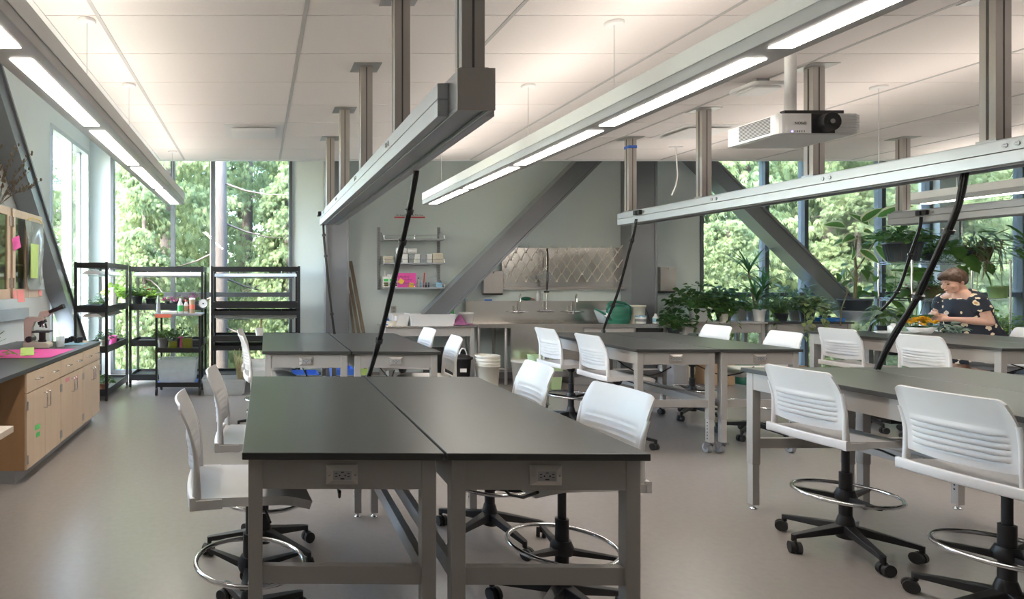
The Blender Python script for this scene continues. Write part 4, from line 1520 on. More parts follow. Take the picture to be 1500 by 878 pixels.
rack('black plant rack along the left window at the end of the counter', -2.32, -1.895, 7.74, 8.98, 1.76, [1.17, 0.66, 0.115], 1, lamps=(1.605, 1.06))
rack('black plant rack before the left part of the back window, behind the cart', -1.85, -0.785, 8.80, 9.40, 1.735, [1.155, 0.635, 0.145], 0, lamps=(1.60,))
rack('black plant rack before the tree trunk, nearly empty', -0.675, 0.605, 8.80, 9.40, 1.735, [1.18, 0.70, 0.15], 0, lamps=(1.585, 0.985), beams=(1.075, .57))

# cart
def cart():
    t = thing('utility_cart', 'black three-shelf utility cart carrying bottles, jars and a clear tub', 'cart', (-1.36, 8.13, 0))
    X, Y = 0.60, 0.45
    for x in (0, X - .028):
        for y in (0, Y - .028):
            obj('post', MB().box(x, x + .028, y, y + .028, .10, 1.06), M['blackm'], t)
            m = MB().cyl((x + .002, y + .014, .052), (x + .026, y + .014, .052), .052, n=18)
            obj('wheel', m, M['rub'], t)
            obj('caster_fork', MB().box(x - .002, x + .030, y + .004, y + .024, .085, .10), M['black'], t)
    obj('top_shelf', MB().box(-.03, X + .01, -.02, Y + .01, 1.06, 1.082), M['kick'], t, bevel=.004)
    for z in (.60, .145):
        m = MB()
        m.box(.028, X - .028, .002, Y - .002, z, z + .006)
        m.box(.028, X - .028, 0, .012, z - .03, z + .03)
        m.box(.028, X - .028, Y - .012, Y, z - .03, z + .03)
        m.box(0.002, .012, .028, Y - .028, z - .03, z + .03)
        m.box(X - .012, X - .002, .028, Y - .028, z - .03, z + .03)
        obj('shelf', m, M['blackm'], t)
    lb = obj('shelf_label', MB().box(0.0, .215, -.0225, -.0210, 1.035, 1.083), M['orange'], t)
    return t


cart()
KZ = 1.083


def lathe_thing(name, label, cat, loc, prof, mt, n=20, extra=(), group=None, sx=1, sy=1):
    t = thing(name, label, cat, loc, 0, group)
    obj('body', MB().lathe(prof, n=n, sx=sx, sy=sy), M[mt], t)
    for nm, pr, mm in extra:
        obj(nm, MB().lathe(pr, n=n, sx=sx, sy=sy), M[mm], t)
    return t


def bottle(label, loc, r, h, mt, capm='wplas', labm=None, group=None):
    ex = [('cap', [(r * .42, h * .86), (r * .42, h), (r * .3, h)], capm)]
    if labm:
        ex.append(('paper_label', [(r * 1.01, h * .15), (r * 1.01, h * .55)], labm))
    return lathe_thing('bottle', label, 'bottle', loc, [(r * .95, 0), (r, h * .03), (r, h * .62), (r * .55, h * .78), (r * .4, h * .855)], mt, 16, ex, group)


bottle('white bottle with green label on the cart top', (PX(264, 8.28), 8.28, KZ), .036, .20, 'wplas', 'wplas', 'greent')
bottle('white bottle with brown label in the middle of the cart top', (PX(272.5, 8.3), 8.30, KZ), .034, .18, 'wplas', 'red', 'card')
lathe_thing('canister', 'brown striped canister at the right end of the cart top', 'canister', (PX(281.5, 8.28), 8.28, KZ), [(.038, 0), (.038, .185)], 'card', 18,
            [('lid', [(.041, .185), (.041, .205), (.03, .207)], 'wplas'), ('stripe', [(.0385, .06), (.0385, .12)], 'orange')])
lathe_thing('measuring_cone', 'grey cone-shaped cup standing at the left end of the cart top', 'cup', (PX(232, 8.28), 8.28, KZ), [(.035, 0), (.032, .02), (.012, .23), (.008, .25)], 'kick', 14)
tag(obj('paper_stack', MB().obox((PX(247, 8.3), 8.32, KZ + .012), (.20, .22, .022), Matrix.Rotation(.2, 3, 'Z')), M['wpaper']), 'white paper stack on the cart top', 'paper')
t = thing('round_thermometer', 'round white dial hanging on the rack beside the cart', 'dial', (PX(297.5, 8.72), 8.735, PZ(445, 8.72)))
obj('case', MB().cyl((0, 0.0, 0), (0, .03, 0), .066, n=28), M['wplas'], t)
obj('hub', MB().cyl((0, -.004, 0), (0, -.0005, 0), .012, n=14), M['black'], t)
obj('rim', MB().tube([(.062 * math.cos(a * .262), -.001, .062 * math.sin(a * .262)) for a in range(24)], .005, 6, True), M['kick'], t)

# potted plants
def pot_mb(r, h, lip=True):
    p = [(r * .74, 0), (r * .95, h * .88)]
    if lip:
        p += [(r * 1.04, h * .88), (r * 1.04, h), (r * .94, h), (r * .92, h * .86)]
    return MB().lathe(p, n=20)


def plant(name, label, loc, pr, ph, potm, rad, height, n, leaf, lw, mt, seed, droop=.35, up=.5, stems=True, flowers=None, ymul=1.0, down=0.0, group=None, lobe=0.0, fold=.15, trail=0, cat='plant', saucer=None):
    """pot, soil, stems and a dome of leaves"""
    g = random.Random(seed)
    t = thing(name, label, cat, loc, 0, group)
    z0 = 0
    if potm:
        obj('pot', pot_mb(pr, ph), M[potm], t)
        obj('soil', MB().lathe([(pr * .93, ph * .84), (0.0, ph * .88)], n=16), M['soil'], t)
        z0 = ph * .86
    if saucer:
        obj('saucer', MB().lathe([(pr * .9, 0), (pr * 1.25, ph * .12), (pr * 1.28, ph * .12), (pr * .93, -.001)], n=20), M[saucer], t)
    lm, stm = MB(), MB()
    proto = leaf_mb(leaf, lw, droop, fold, 4, lobe)
    for k in range(n):
        a = g.uniform(0, 2 * math.pi)
        rr = rad * math.sqrt(g.uniform(.02, 1))
        zz = z0 + height * (1 - (rr / rad) ** 2 * .6) * g.uniform(.35, 1.0) - down * (rr / rad) * g.uniform(0, 1)
        p = Vector((rr * math.cos(a), rr * math.sin(a) * ymul, zz))
        d = Vector((math.cos(a) + g.uniform(-.7, .7), math.sin(a) + g.uniform(-.7, .7), up * g.uniform(-.6, 1.2)))
        sc = g.uniform(.65, 1.15)
        join(lm, xf(proto, orient(p, d, g.uniform(-.6, .6)) @ Matrix.Scale(sc, 4)))
        if stems and k % 2 == 0:
            b = Vector((g.uniform(-.4, .4) * pr, g.uniform(-.4, .4) * pr, z0 - .01))
            mid = b.lerp(p, .5) + Vector((0, 0, height * .15))
            stm.tube([b, mid, p], .0028, 4)
    for k in range(trail):
        a = g.uniform(-2.6, -.5)
        b = Vector((math.cos(a) * pr, math.sin(a) * pr, z0 + .02))
        L_ = g.uniform(.15, .42)
        q = [b, b + Vector((math.cos(a) * .07, math.sin(a) * .07, .01)), b + Vector((math.cos(a) * .10, math.sin(a) * .11, -L_ * .5)), b + Vector((math.cos(a) * .12, math.sin(a) * .12, -L_))]
        stm.tube(q, .0028, 4)
        for i in range(5):
            u = i / 4
            pp = q[1].lerp(q[2], u * 2) if u < .5 else q[2].lerp(q[3], u * 2 - 1)
            join(lm, xf(proto, orient(pp, (g.uniform(-1, 1), g.uniform(-1, .4), -.5))))
    stuff(obj('foliage', lm, M[mt], t))
    if stm.v:
        obj('stems', stm, M['gstem'], t)
    if flowers:
        fm, cnt, fr = flowers
        m = MB()
        for k in range(cnt):
            a = g.uniform(0, 6.28)
            rr = rad * g.uniform(.1, .95)
            c = Vector((rr * math.cos(a), rr * math.sin(a) * ymul, z0 + height * g.uniform(.8, 1.1)))
            for j in range(6):
                join(m, xf(leaf_mb(fr, fr * .75, .1, .3, 2), orient(c, (math.cos(j * 1.05 + k), math.sin(j * 1.05 + k), .5))))
            m.ell(c + Vector((0, 0, .004)), fr * .3, fr * .3, fr * .25, 6, 4)
        obj('flowers', m, M[fm], t)
    return t


R2T = 1.156
plant('potted_geranium', 'leafy geranium in a charcoal pot on the upper rack tray', (PX(201, 9.0), 9.0, R2T), .085, .15, 'dpot', .13, .17, 90, .065, .06, 'L1', 21)
plant('potted_geranium', 'bright green plant in a white pot at the left of the upper rack tray', (PX(184, 9.05), 9.05, R2T), .07, .10, 'wplas', .13, .22, 90, .06, .06, 'L3', 22)
plant('potted_geranium', 'plant with red blossoms on the upper rack tray', (PX(221, 9.05), 9.05, R2T), .08, .11, 'dpot', .16, .17, 110, .06, .055, 'L3', 23, flowers=('redp', 5, .030))
for k in range(5):
    plant('purple_seedling', ['leftmost', 'second', 'middle', 'fourth, taller', 'rightmost, taller'][k] + ' purple-leaved seedling in the row behind the cart', (PX(245 + 11 * k, 8.98), 8.98 + .03 * (k % 2), R2T), .04, .07, 'dpot', .075, .10 + (.08 if k > 2 else 0), 34, .04, .026, 'L6', 30 + k, group='purple seedlings on the rack')
plant('seedling_tray', 'low green seedlings at the near end of the left rack tray', (-2.12, 7.95, 1.171), .10, .05, 'clear', .13, .07, 50, .04, .03, 'L1', 41)
plant('potted_plant', 'pale silvery plant in a dark pot on the left rack upper tray', (-2.1, 8.25, 1.171), .06, .07, 'dpot', .10, .13, 60, .045, .025, 'L5', 42)
plant('potted_plant', 'round green plant in a yellow-green pot on the left rack upper tray', (-2.06, 8.72, 1.171), .08, .13, 'gpot', .13, .22, 80, .06, .05, 'L3', 43)
bottle('tall white bottle on the upper tray of the left rack', (-2.0, 8.45, 1.171), .05, .26, 'wplas')
plant('potted_plant', 'pinkish succulent in a white box on the middle tray of the left rack', (-2.0, 8.0, .661), .07, .10, 'wplas', .11, .14, 60, .05, .035, 'L5', 44)
lathe_thing('pink_pot', 'small bright pink empty pot on the middle tray of the left rack', 'pot', (-1.97, 8.32, .661), [(.045, 0), (.06, .12), (.055, .12), (.04, .01)], 'pink', 16)
plant('potted_plant', 'dark spiky plant at the far end of the left rack middle tray', (-2.0, 8.62, .661), .06, .06, 'dpot', .11, .11, 50, .06, .02, 'L2', 45)
plant('potted_plant', 'small plant in an orange pot at the bottom of the left rack', (-2.0, 7.98, .116), .07, .08, 'tpot', .11, .13, 60, .05, .035, 'L1', 46)
lathe_thing('amber_pot', 'small amber pot at the near end of the left rack middle tray', 'pot', (-2.06, 7.84, .661), [(.03, 0), (.042, .075), (.038, .075), (.028, .01)], 'yellow', 14)

CZ2 = .607
plant('potted_herb', 'leafy herb in a grey pot on the cart middle shelf', (PX(238, 8.3), 8.30, CZ2), .07, .15, 'kick', .12, .17, 90, .055, .045, 'L1', 51)
plant('potted_herb', 'green herb behind the jars on the cart middle shelf', (PX(258, 8.45), 8.46, CZ2), .06, .13, 'dpot', .13, .20, 90, .05, .04, 'L1', 52)
def jar(label, loc, r, h, lvl):
    t = thing('glass_jar', label, 'jar', loc)
    obj('glass', MB().lathe([(0.0005, 0), (r * .9, 0), (r, .015), (r, h * .68), (r * .72, h * .86), (r * .74, h)], n=22).ring((0, 0, h), r * .74, .003, 20, 6), M['jar'], t)
    obj('water', MB().lathe([(r * .88, .006), (r * .94, .02), (r * .94, lvl)], n=22), M['liquid'], t)
    return t


jar('squat glass jar of yellow water on the cart middle shelf', (PX(253, 8.24), 8.24, CZ2), .066, .19, .10)
jar('large glass cylinder half full of greenish water on the cart', (PX(274, 8.26), 8.26, CZ2), .078, .27, .14)
lathe_thing('red_pot', 'small red pot behind the glass jars on the cart', 'pot', (PX(264, 8.5), 8.50, CZ2), [(.045, 0), (.055, .14)], 'pink', 14)


def tub(label, loc, X, Y, h, mt='clear', name='storage_tub', taper=.03, rim=.015, th=.004, rz=0):
    """open box with sloping sides and a rolled rim"""
    t = thing(name, label, 'tub', loc, rz)
    m = MB()
    o = [(-X / 2 + taper, -Y / 2 + taper), (X / 2 - taper, -Y / 2 + taper), (X / 2 - taper, Y / 2 - taper), (-X / 2 + taper, Y / 2 - taper)]
    q = [(-X / 2, -Y / 2), (X / 2, -Y / 2), (X / 2, Y / 2), (-X / 2, Y / 2)]
    vs = [(a, b, 0) for a, b in o] + [(a, b, h) for a, b in q]
    s = th
    vs += [(a * (1 - 2 * s / X), b * (1 - 2 * s / Y), s) for a, b in o] + [(a * (1 - 2 * s / X), b * (1 - 2 * s / Y), h) for a, b in q]
    fs = [(3, 2, 1, 0), (8, 9, 10, 11)]
    for i in range(4):
        j = (i + 1) % 4
        fs += [(i, j, j + 4, i + 4), (i + 8, i + 12, j + 12, j + 8), (i + 4, j + 4, j + 12, i + 12)]
    m.add(vs, fs)
    obj('shell', m, M[mt], t)
    r = MB()
    r.tube([(a, b, h) for a, b in q] , rim * .5, 6, True)
    r = MB()
    for i in range(4):
        a, b = q[i], q[(i + 1) % 4]
        r.bar((a[0], a[1], h), (b[0], b[1], h), rim, rim * .7)
    obj('rim', r, M[mt], t)
    return t


tb = tub('clear plastic tub on a blue tray on the cart bottom shelf', (PX(261, 8.33), 8.345, .165), .52, .36, .30)
obj('contents', MB().box(-.20, .20, -.12, .12, .006, .07), M['wpaper'], tb)
tag(obj('blue_tray', MB().box(PX(261, 8.33) - .265, PX(261, 8.33) + .265, 8.16, 8.53, .1515, .1645), M['blue'], bevel=.003), 'bright blue flat tray under the clear tub on the cart', 'tray')
tub('clear shallow tub on the floor beside the cart', (PX(330, 8.3) - .02, 8.33, 0), .56, .40, .21)
t = thing('dried_grass_pot', 'dried straw-coloured grass in a white pot standing in the floor tub', 'plant', (PX(352, 8.3), 8.28, .006))
obj('pot', pot_mb(.075, .17), M['wplas'], t)
m = MB()
g = random.Random(3)
for k in range(70):
    a = g.uniform(0, 6.28)
    d = Vector((math.cos(a) * .25 + .02, math.sin(a) * .25, 1)).normalized()
    m.bar((g.uniform(-.03, .03), g.uniform(-.03, .03), .13), Vector((0, 0, .13)) + d * g.uniform(.25, .48), .006, .003, w2=.003)
stuff(obj('stalks', m, M['dry'], t))
t = thing('white_mug', 'white cup with a wooden stick on the empty rack middle tray', 'cup', (PX(380, 9.05), 9.05, .701))
obj('cup', MB().lathe([(.05, 0), (.062, .13), (.056, .13), (.045, .01)], n=18), M['wplas'], t)
obj('stick', MB().bar((.01, 0, .02), (.04, .02, .29), .03, .006), M['dry'], t)

# things on the floor beyond the far left tables
for nm, lab, x, y, X, Y, h, mt in (('blue_bin', 'blue plastic bin under the far left tables', .62, 8.2, .34, .40, .30, 'blue'),
                                   ('blue_bin', 'second blue bin beside the column foot', 1.15, 8.5, .30, .36, .32, 'blue'),
                                   ('white_bin', 'white and blue bin behind the far left stools', .05, 8.45, .36, .40, .42, 'wplas')):
    tub(lab, (x, y, 0), X, Y, h, mt, nm)
tag(obj('soil_bag', MB().ell((.40, 7.9, .13), .24, .17, .13, 18, 10), M['lime']), 'lime green bag lying on the floor beyond the far left tables', 'bag')
# ------------------------------------------------------------------ back wall: boards, shelf, sign
for k, (x0, xt, w_, lab) in enumerate(((1.735, 1.43, .05, 'brown weathered board leaning right of the column, outer one'), (1.665, 1.405, .045, 'brown weathered board leaning right of the column, inner one'), (1.56, 1.40, .035, 'thin leaning strip closest to the column'))):
    tag(obj('leaning_board', MB().bar((x0, 9.32 + .02 * k, .0), (xt, 9.50, 1.83 - .25 * k), w_, .018, up=(0, 1, 0)), M['oldwood']), lab, 'board', 'boards leaning by the column')
tag(obj('seed_packet', MB().obox((1.60, 9.25, .102), (.10, .02, .20), Matrix.Rotation(.0, 3, 'Y')), M['lime']), 'green and yellow packet among the leaning boards', 'packet')


def text(body, size, mat, name, loc, rot=(math.pi / 2, 0, 0), ext=.0008, parent=None, align='CENTER'):
    c = bpy.data.curves.new(name, 'FONT')
    c.body = body
    c.size = size
    c.extrude = ext
    c.align_x = align
    c.align_y = 'CENTER'
    o = bpy.data.objects.new(name, c)
    c.materials.append(M[mat])
    o.location = loc
    o.rotation_euler = rot
    link(o)
    bpy.context.view_layer.update()
    me = bpy.data.meshes.new_from_object(o.evaluated_get(bpy.context.evaluated_depsgraph_get()))
    bpy.data.objects.remove(o)
    n = bpy.data.objects.new(name, me)
    n.location = loc
    n.rotation_euler = rot
    return link(n, parent)


t = thing('wall_sign', 'red line with small lettering above the wall shelves', 'sign', (PX(600, YB), YB, PZ(318.5, YB)))
obj('red_line', MB().box(-.24, .24, -.004, -.0005, -.010, .010), M['red'], t)
text('No Supplies Above This Line', .036, 'ink', 'lettering', (0, -.003, .033), parent=t)

t = thing('wall_shelf_unit', 'grey wall-mounted unit of three metal shelves on slotted uprights', 'shelf', (0, 0, 0))
for x0, x1 in ((1.86, 1.905), (2.795, 2.84)):
    up = obj('upright', MB().box(x0, x1, YB - .025, YB - .002, 1.385, 2.36), M['aludark'], t)
    m = MB()
    for k in range(38):
        z = 1.40 + .025 * k
        m.box((x0 + x1) / 2 - .009, (x0 + x1) / 2 + .009, YB - .0262, YB - .0252, z, z + .012)
    stuff(obj('slots', m, M['groove'], up))
SHZ = [2.165, 1.80, 1.425]
for z in SHZ:
    sh = obj('shelf', MB().box(1.905, 2.83, YB - .30, YB - .03, z - .022, z), M['alu'], t)
    m = MB()
    m.tube([(1.91, YB - .296, z + .05), (2.825, YB - .296, z + .05)], .004, 6)
    for x in (1.91, 2.37, 2.825):
        m.cyl((x, YB - .296, z), (x, YB - .296, z + .05), .004, n=6)
    obj('guard_rail', m, M['chrome'], sh)
    for x in (1.906, 2.822):
        obj('bracket', MB().prism([(YB - .30, z), (YB - .03, z), (YB - .03, z + .11), (YB - .10, z + .11)], 0, x, x + .006), M['alu'], t)
# shelf contents
z = SHZ[1] + .0005
def sbox(name, label, px0, px1, py, mt, shelf, cat='box', Y=9.36, d=.12, group=None):
    z0 = SHZ[shelf] + .0005
    x0, x1 = PX(px0, Y), PX(px1, Y)
    return tag(obj(name, MB().box(x0, x1, Y, Y + d, z0, PZ(py, Y)), M[mt], bevel=.006), label, cat, group)


sbox('cream_box', 'low cream box at the left end of the middle wall shelf', 562, 576, 375.5, 'cream', 1)
sbox('cream_box', 'tallest cream box at the right end of the middle wall shelf', 634.5, 650, 371, 'cream', 1)
for k, (a, b) in enumerate(((580, 588), (590, 597.6), (599, 606.5), (608, 615.5), (617, 624.5), (625.5, 633))):
    sbox('plastic_container', ['leftmost', 'second', 'third', 'fourth', 'fifth', 'rightmost'][k] + (' white' if k % 2 else ' milky clear') + ' container of the row on the middle wall shelf', a, b, 372.5, 'wpaper' if k % 2 else 'clear', 1, 'container', group='containers on the middle wall shelf')
for a, b, lab in ((580.5, 595, 'left white roll lying on the shelf containers'), (596, 610, 'right white roll lying on the shelf containers')):
    tag(obj('paper_roll', MB().cyl((PX(a, 9.42), 9.42, PZ(372.0, 9.42) + .045), (PX(b, 9.42), 9.42, PZ(372.0, 9.42) + .045), .044, n=18), M['wplas'], bevel=.01), lab, 'roll')
for a, b, tp, lab in ((561, 570, 405, 'green and white seed carton at the left end of the lowest wall shelf'), (569.5, 577, 402.5, 'second green and white carton on the lowest wall shelf'), (577.5, 583, 402, 'white carton just left of the pink sign')):
    c = sbox('carton', lab, a, b, tp, 'wpaper', 2)
    x0, x1 = PX(a, 9.36), PX(b, 9.36)
    zz = SHZ[2]
    obj('green_print', MB().box(x0 + .012, x1 - .012, 9.3575, 9.3590, zz + .09, zz + .13), M['greent'], c)
    obj('picture_print', MB().box(x0 + .012, x1 - .012, 9.3575, 9.3590, zz + .02, zz + .075), M['moss'], c)
bottle('white bottle behind the seed cartons on the wall shelf', (PX(564.5, 9.47), 9.49, SHZ[2] + .0005), .03, .255, 'wplas')
t = thing('pink_sign', 'bright pink handwritten card with yellow notes on the lowest wall shelf', 'sign', (PX(596.5, 9.31), 9.335, SHZ[2] + .001))
obj('card', MB().box(-.142, .142, 0, .003, 0, .218), M['pink'], t)
for x, zz, s, r in ((-.088, .09, .072, .6), (.068, .035, .068, .1)):
    obj('yellow_note', MB().obox((x, -.002, zz), (s, .002, s), Matrix.Rotation(r, 3, 'Y')), M['yellow'], t)
g = random.Random(12)
m = MB()
for line, (xa, xb, zz) in enumerate(((-.13, .035, .150), (-.03, .075, .108), (-.035, .045, .055))):
    x = xa
    while x < xb:
        h = g.choice([.012, .014, .024]) if x > xa else .03
        m.bar((x, -.0012, zz), (x + g.uniform(-.003, .005), -.0012, zz + h), .003, .002, up=(0, 1, 0))
        m.bar((x, -.0012, zz + h * g.random()), (x + .011, -.0012, zz + h * g.random()), .003, .002, up=(0, 1, 0))
        x += .0145
obj('handwriting', m, M['ink'], t)
for px, r, h, mt, lab in ((613, .02, .15, 'wplas', 'slim white bottle just right of the pink sign'), (617.5, .022, .10, 'lblue', 'short pale blue bottle on the lowest wall shelf'), (624, .014, .09, 'black', 'small black bottle by the red brush'), (628, .013, .095, 'black', 'small dark vial beside the black bottle')):
    bottle(lab, (PX(px, 9.38), 9.38, SHZ[2] + .0005), r, h, mt, 'black' if mt == 'wplas' else 'wplas')
tag(obj('red_brush', MB().bar((PX(620.5, 9.4), 9.4, SHZ[2] + .0005), (PX(622.5, 9.4), 9.43, SHZ[2] + .225), .016, .012, w2=.02), M['red'], bevel=.003), 'red brush handle standing on the lowest wall shelf', 'brush')
tag(obj('crumpled_bag', MB().grid(lambda u, v: (PX(629 + 14 * u, 9.45), 9.45 + .02 * math.sin(9 * u + 6 * v), SHZ[2] + .002 + .17 * v * (1 - .35 * abs(u - .5))), 8, 8, .02), M['film']), 'crumpled clear plastic bag on the lowest wall shelf', 'bag')
tag(obj('teal_box', MB().box(PX(640, 9.36), PX(648, 9.36), 9.36, 9.44, SHZ[2] + .0005, SHZ[2] + .075), M['lblue'], bevel=.002), 'small teal box at the right end of the lowest wall shelf', 'box')
t = thing('wall_outlet', 'grey wall outlet under the wall shelves', 'outlet', (PX(576.5, YB), YB, PZ(454, YB)))
obj('plate', MB().box(-.04, .04, -.006, -.0005, -.058, .058), M['staind'], t, bevel=.002)
for s in (-1, 1):
    obj('socket', MB().box(-.018, .018, -.0085, -.0062, s * .026 - .018, s * .026 + .018), M['kick'], t)

# ------------------------------------------------------------------ steel work table with trays
WZ = .86
t = thing('steel_work_table', 'stainless-topped work table holding white trays by the back wall', 'table', (1.84, 8.98, 0))
X, Y = 1.36, .52
obj('tabletop', MB().box(0, X, 0, Y, WZ - .022, WZ), M['stain'], t, bevel=.003)
for x in (.03, X - .085):
    for y in (.02, Y - .075):
        obj('leg', MB().box(x, x + .055, y, y + .055, 0, WZ - .0225), M['leglow'], t)
obj('apron', MB().box(.085, X - .085, .03, .05, WZ - .15, WZ - .0225), M['leglow'], t)
obj('apron', MB().box(.085, X - .085, Y - .05, Y - .03, WZ - .15, WZ - .0225), M['leglow'], t)
for x in (.04, X - .06):
    obj('apron', MB().box(x, x + .02, .08, Y - .08, WZ - .15, WZ - .0225), M['leglow'], t)
def wtray(label, px0, px1, ptop, Y0, D):
    x0, x1 = PX(px0, Y0), PX(px1, Y0)
    return tub(label, ((x0 + x1) / 2, Y0 + D / 2, WZ + .0005), x1 - x0, D, PZ(ptop, Y0) - WZ, 'wplas', 'white_tray', .025, .022)


wtray('large white plastic tray on the steel work table', 601, 668, 461.5, 9.0, .34)
wtray('smaller white tray left of the large one on the steel work table', 575, 600, 461, 9.05, .30)
lathe_thing('white_bowl', 'low white bowl in front of the smaller tray', 'bowl', (PX(574, 9.02), 9.10, WZ + .0005), [(.07, 0), (.10, .075), (.092, .075), (.06, .008)], 'bucket', 22)
tag(obj('blue_gloves', MB().grid(lambda u, v: (PX(563 + 14 * u, 9.05), 9.04 + .2 * v, WZ + .006 + .10 * math.sin(math.pi * u) * (.5 + .5 * math.sin(7 * v + 4 * u)) * (v + .2)), 10, 10, .006), M['blue']), 'crumpled blue gloves at the left end of the steel work table', 'gloves')
tag(obj('white_cup', MB().lathe([(.03, 0), (.038, .07), (.034, .07), (.026, .01)], (PX(581, 9.06), 9.08, WZ + .078), 16), M['wplas']), 'white cup on the low bowl', 'cup')
for k, (px, r) in enumerate(((611, .11), (627, .085))):
    tag(obj('clear_dome', MB().lathe([(r, 0), (r * .98, .06), (r * .8, .12), (r * .35, .15), (0.001, .155)], (PX(px, 9.4), 9.40, WZ + .0005), 24), M['film']), ('larger' if k == 0 else 'smaller') + ' clear plastic dome behind the large white tray', 'dome')
t = thing('plant_food_box', 'green and yellow plant food box on the steel work table', 'box', (PX(656, 9.42), 9.42, WZ + .0005))
obj('carton', MB().box(-.082, .082, -.04, .04, 0, .30), M['greent'], t)
obj('yellow_band', MB().box(-.083, .083, -.041, .041, .0, .13), M['yellow'], t)
obj('round_logo', MB().cyl((.02, -.0435, .13), (.02, -.0412, .13), .042, n=24), M['black'], t)
text('Miracle', .045, 'yellow', 'lettering', (.0, -.0412, .24), parent=t)
text('Gro', .032, 'yellow', 'lettering', (.02, -.0440, .13), parent=t)
lathe_thing('white_pot', 'white plastic pot right of the plant food box', 'pot', (PX(682, 9.35), 9.32, WZ + .0005), [(.085, 0), (.105, .16), (.11, .16), (.11, .185), (.098, .185), (.08, .01)], 'wplas', 24)
tag(obj('purple_cloth', MB().grid(lambda u, v: (PX(664 + 30 * u, 9.02), 9.0 + .22 * v, WZ + .006 + (.02 + .15 * math.sin(math.pi * min(1, u * 1.3)) ** 1.5 * math.sin(math.pi * v)) * (.75 + .25 * math.sin(11 * u + 5 * v))), 16, 10, .005), M['purple']), 'purple patterned cloth bundle at the right end of the steel work table', 'cloth')

# ------------------------------------------------------------------ sink
SZ = .885
t = thing('sink_bench', 'long stainless steel sink bench with backsplash along the back wall', 'sink', (0, 0, 0))
x0, x1, y0, y1 = 3.215, 6.02, 8.98, 9.55
b1, b2 = (3.86, 4.72), (4.78, 5.42)
m = MB()
def deck(a, b, c, d):
    m.box(a, b, c, d, SZ - .03, SZ)
deck(x0, b1[0], y0, y1)
deck(b1[1], b2[0], y0, y1)
deck(b2[1], x1, y0, 9.15)
deck(b2[1], 5.62, 9.15, y1)
for b in (b1, b2):
    deck(b[0], b[1], y0, y0 + .06)
    deck(b[0], b[1], y1 - .07, y1)
m.box(x0, x1, y0 - .012, y0, SZ - .05, SZ + .008)
obj('worktop', m, M['stain'], t)
for b in (b1, b2):
    m = MB()
    zb = SZ - .36
    ya, yb = y0 + .06, y1 - .07
    m.box(b[0], b[1], ya, yb, zb, zb + .01)
    m.box(b[0] - .01, b[0], ya - .01, yb + .01, zb, SZ - .0305)
    m.box(b[1], b[1] + .01, ya - .01, yb + .01, zb, SZ - .0305)
    m.box(b[0], b[1], yb, yb + .01, zb, SZ - .0305)
    m.box(b[0], b[1], ya - .01, ya, zb, SZ - .0305)
    obj('basin', m, M['stain'], t)
obj('front_panel', MB().box(3.70, 4.76, y0 + .012, y0 + .022, SZ - .57, SZ - .031), M['stain'], t)
obj('front_panel', MB().box(4.78, 5.50, y0 + .012, y0 + .022, SZ - .17, SZ - .031), M['leglow'], t)
obj('backsplash', MB().box(x0, 5.62, y1 - .03, y1, SZ + .001, SZ + .33), M['stain'], t, bevel=.003)
for x in (3.22, 3.62, 4.76, 5.50, 5.94):
    for y in (y0 + .03, y1 - .08):
        obj('leg', MB().cyl((x + .025, y + .025, 0), (x + .025, y + .025, SZ - .031), .022, n=12), M['staind'], t)
obj('drawer_front', MB().box(5.55, 5.93, y0 + .012, y0 + .03, SZ - .16, SZ - .055), M['black'], t)
obj('cross_rail', MB().cyl((3.25, y0 + .06, .22), (5.96, y0 + .06, .22), .016, n=10), M['staind'], t)
obj('drain_pipe', MB().tube([(4.2, 9.25, SZ - .361), (4.2, 9.25, .38), (4.2, 9.33, .30), (4.2, 9.50, .30)], .024, 10), M['staind'], t)
yb = y1 - .03
def faucet(label, px):
    x = PX(px, yb)
    z = PZ(457, yb)
    t = thing('faucet', label, 'faucet', (x, yb, z))
    m = MB()
    m.cyl((-.075, -.045, 0), (.075, -.045, 0), .020, n=14)
    for s in (-1, 1):
        m.cyl((s * .06, 0, 0), (s * .06, -.05, 0), .024, .020, n=14)
    m.cyl((0, -.045, -.03), (0, -.045, .03), .026, n=14)
    obj('valve_body', m, M['chrome'], t)
    for s in (-1, 1):
        m = MB().cyl((s * .075, -.045, 0), (s * .12, -.05, .004), .009, n=8)
        m.box(*sorted((s * .10, s * .155)), -.060, -.044, -.004, .010)
        obj('handle', m, M['chrome'], t)
    pts = [(.03, -.05, .02), (.03, -.05, .20)]
    for k in range(1, 10):
        a = math.pi * k / 9
        pts.append((.03 - .03 * (1 - math.cos(a)), -.05 - .08 * (1 - math.cos(a)), .20 + .075 * math.sin(a)))
    pts.append((-.03, -.21, .15))
    obj('spout', MB().tube(pts, .010, 10), M['chrome'], t)
    obj('riser', MB().cyl((-.035, -.05, .02), (-.035, -.05, .09), .013, n=10), M['chrome'], t)
    return t


faucet('left chrome gooseneck faucet on the sink backsplash', 757)
faucet('right chrome gooseneck faucet on the sink backsplash', 838)
x, z = PX(799, yb), PZ(456, yb)
t = thing('pre_rinse_sprayer', 'tall spring-coil sprayer tap in the middle of the sink backsplash', 'faucet', (x, yb, z))
m = MB().cyl((-.11, -.04, 0), (.11, -.04, 0), .013, n=10)
for s in (-1, 1):
    m.cyl((s * .06, 0, 0), (s * .06, -.045, 0), .02, n=12)
obj('valve_body', m, M['chrome'], t)
obj('riser', MB().cyl((0, -.04, 0), (0, -.04, .93), .009, n=10), M['chrome'], t)
obj('thin_pipe', MB().cyl((-.07, -.04, 0), (-.07, -.04, .30), .005, n=8), M['chrome'], t)
pts = [(.018 * math.cos(k * .8), -.04 + .018 * math.sin(k * .8), .52 + .0026 * k) for k in range(160)]
obj('spring', MB().tube(pts, .0036, 5), M['chrome'], t)
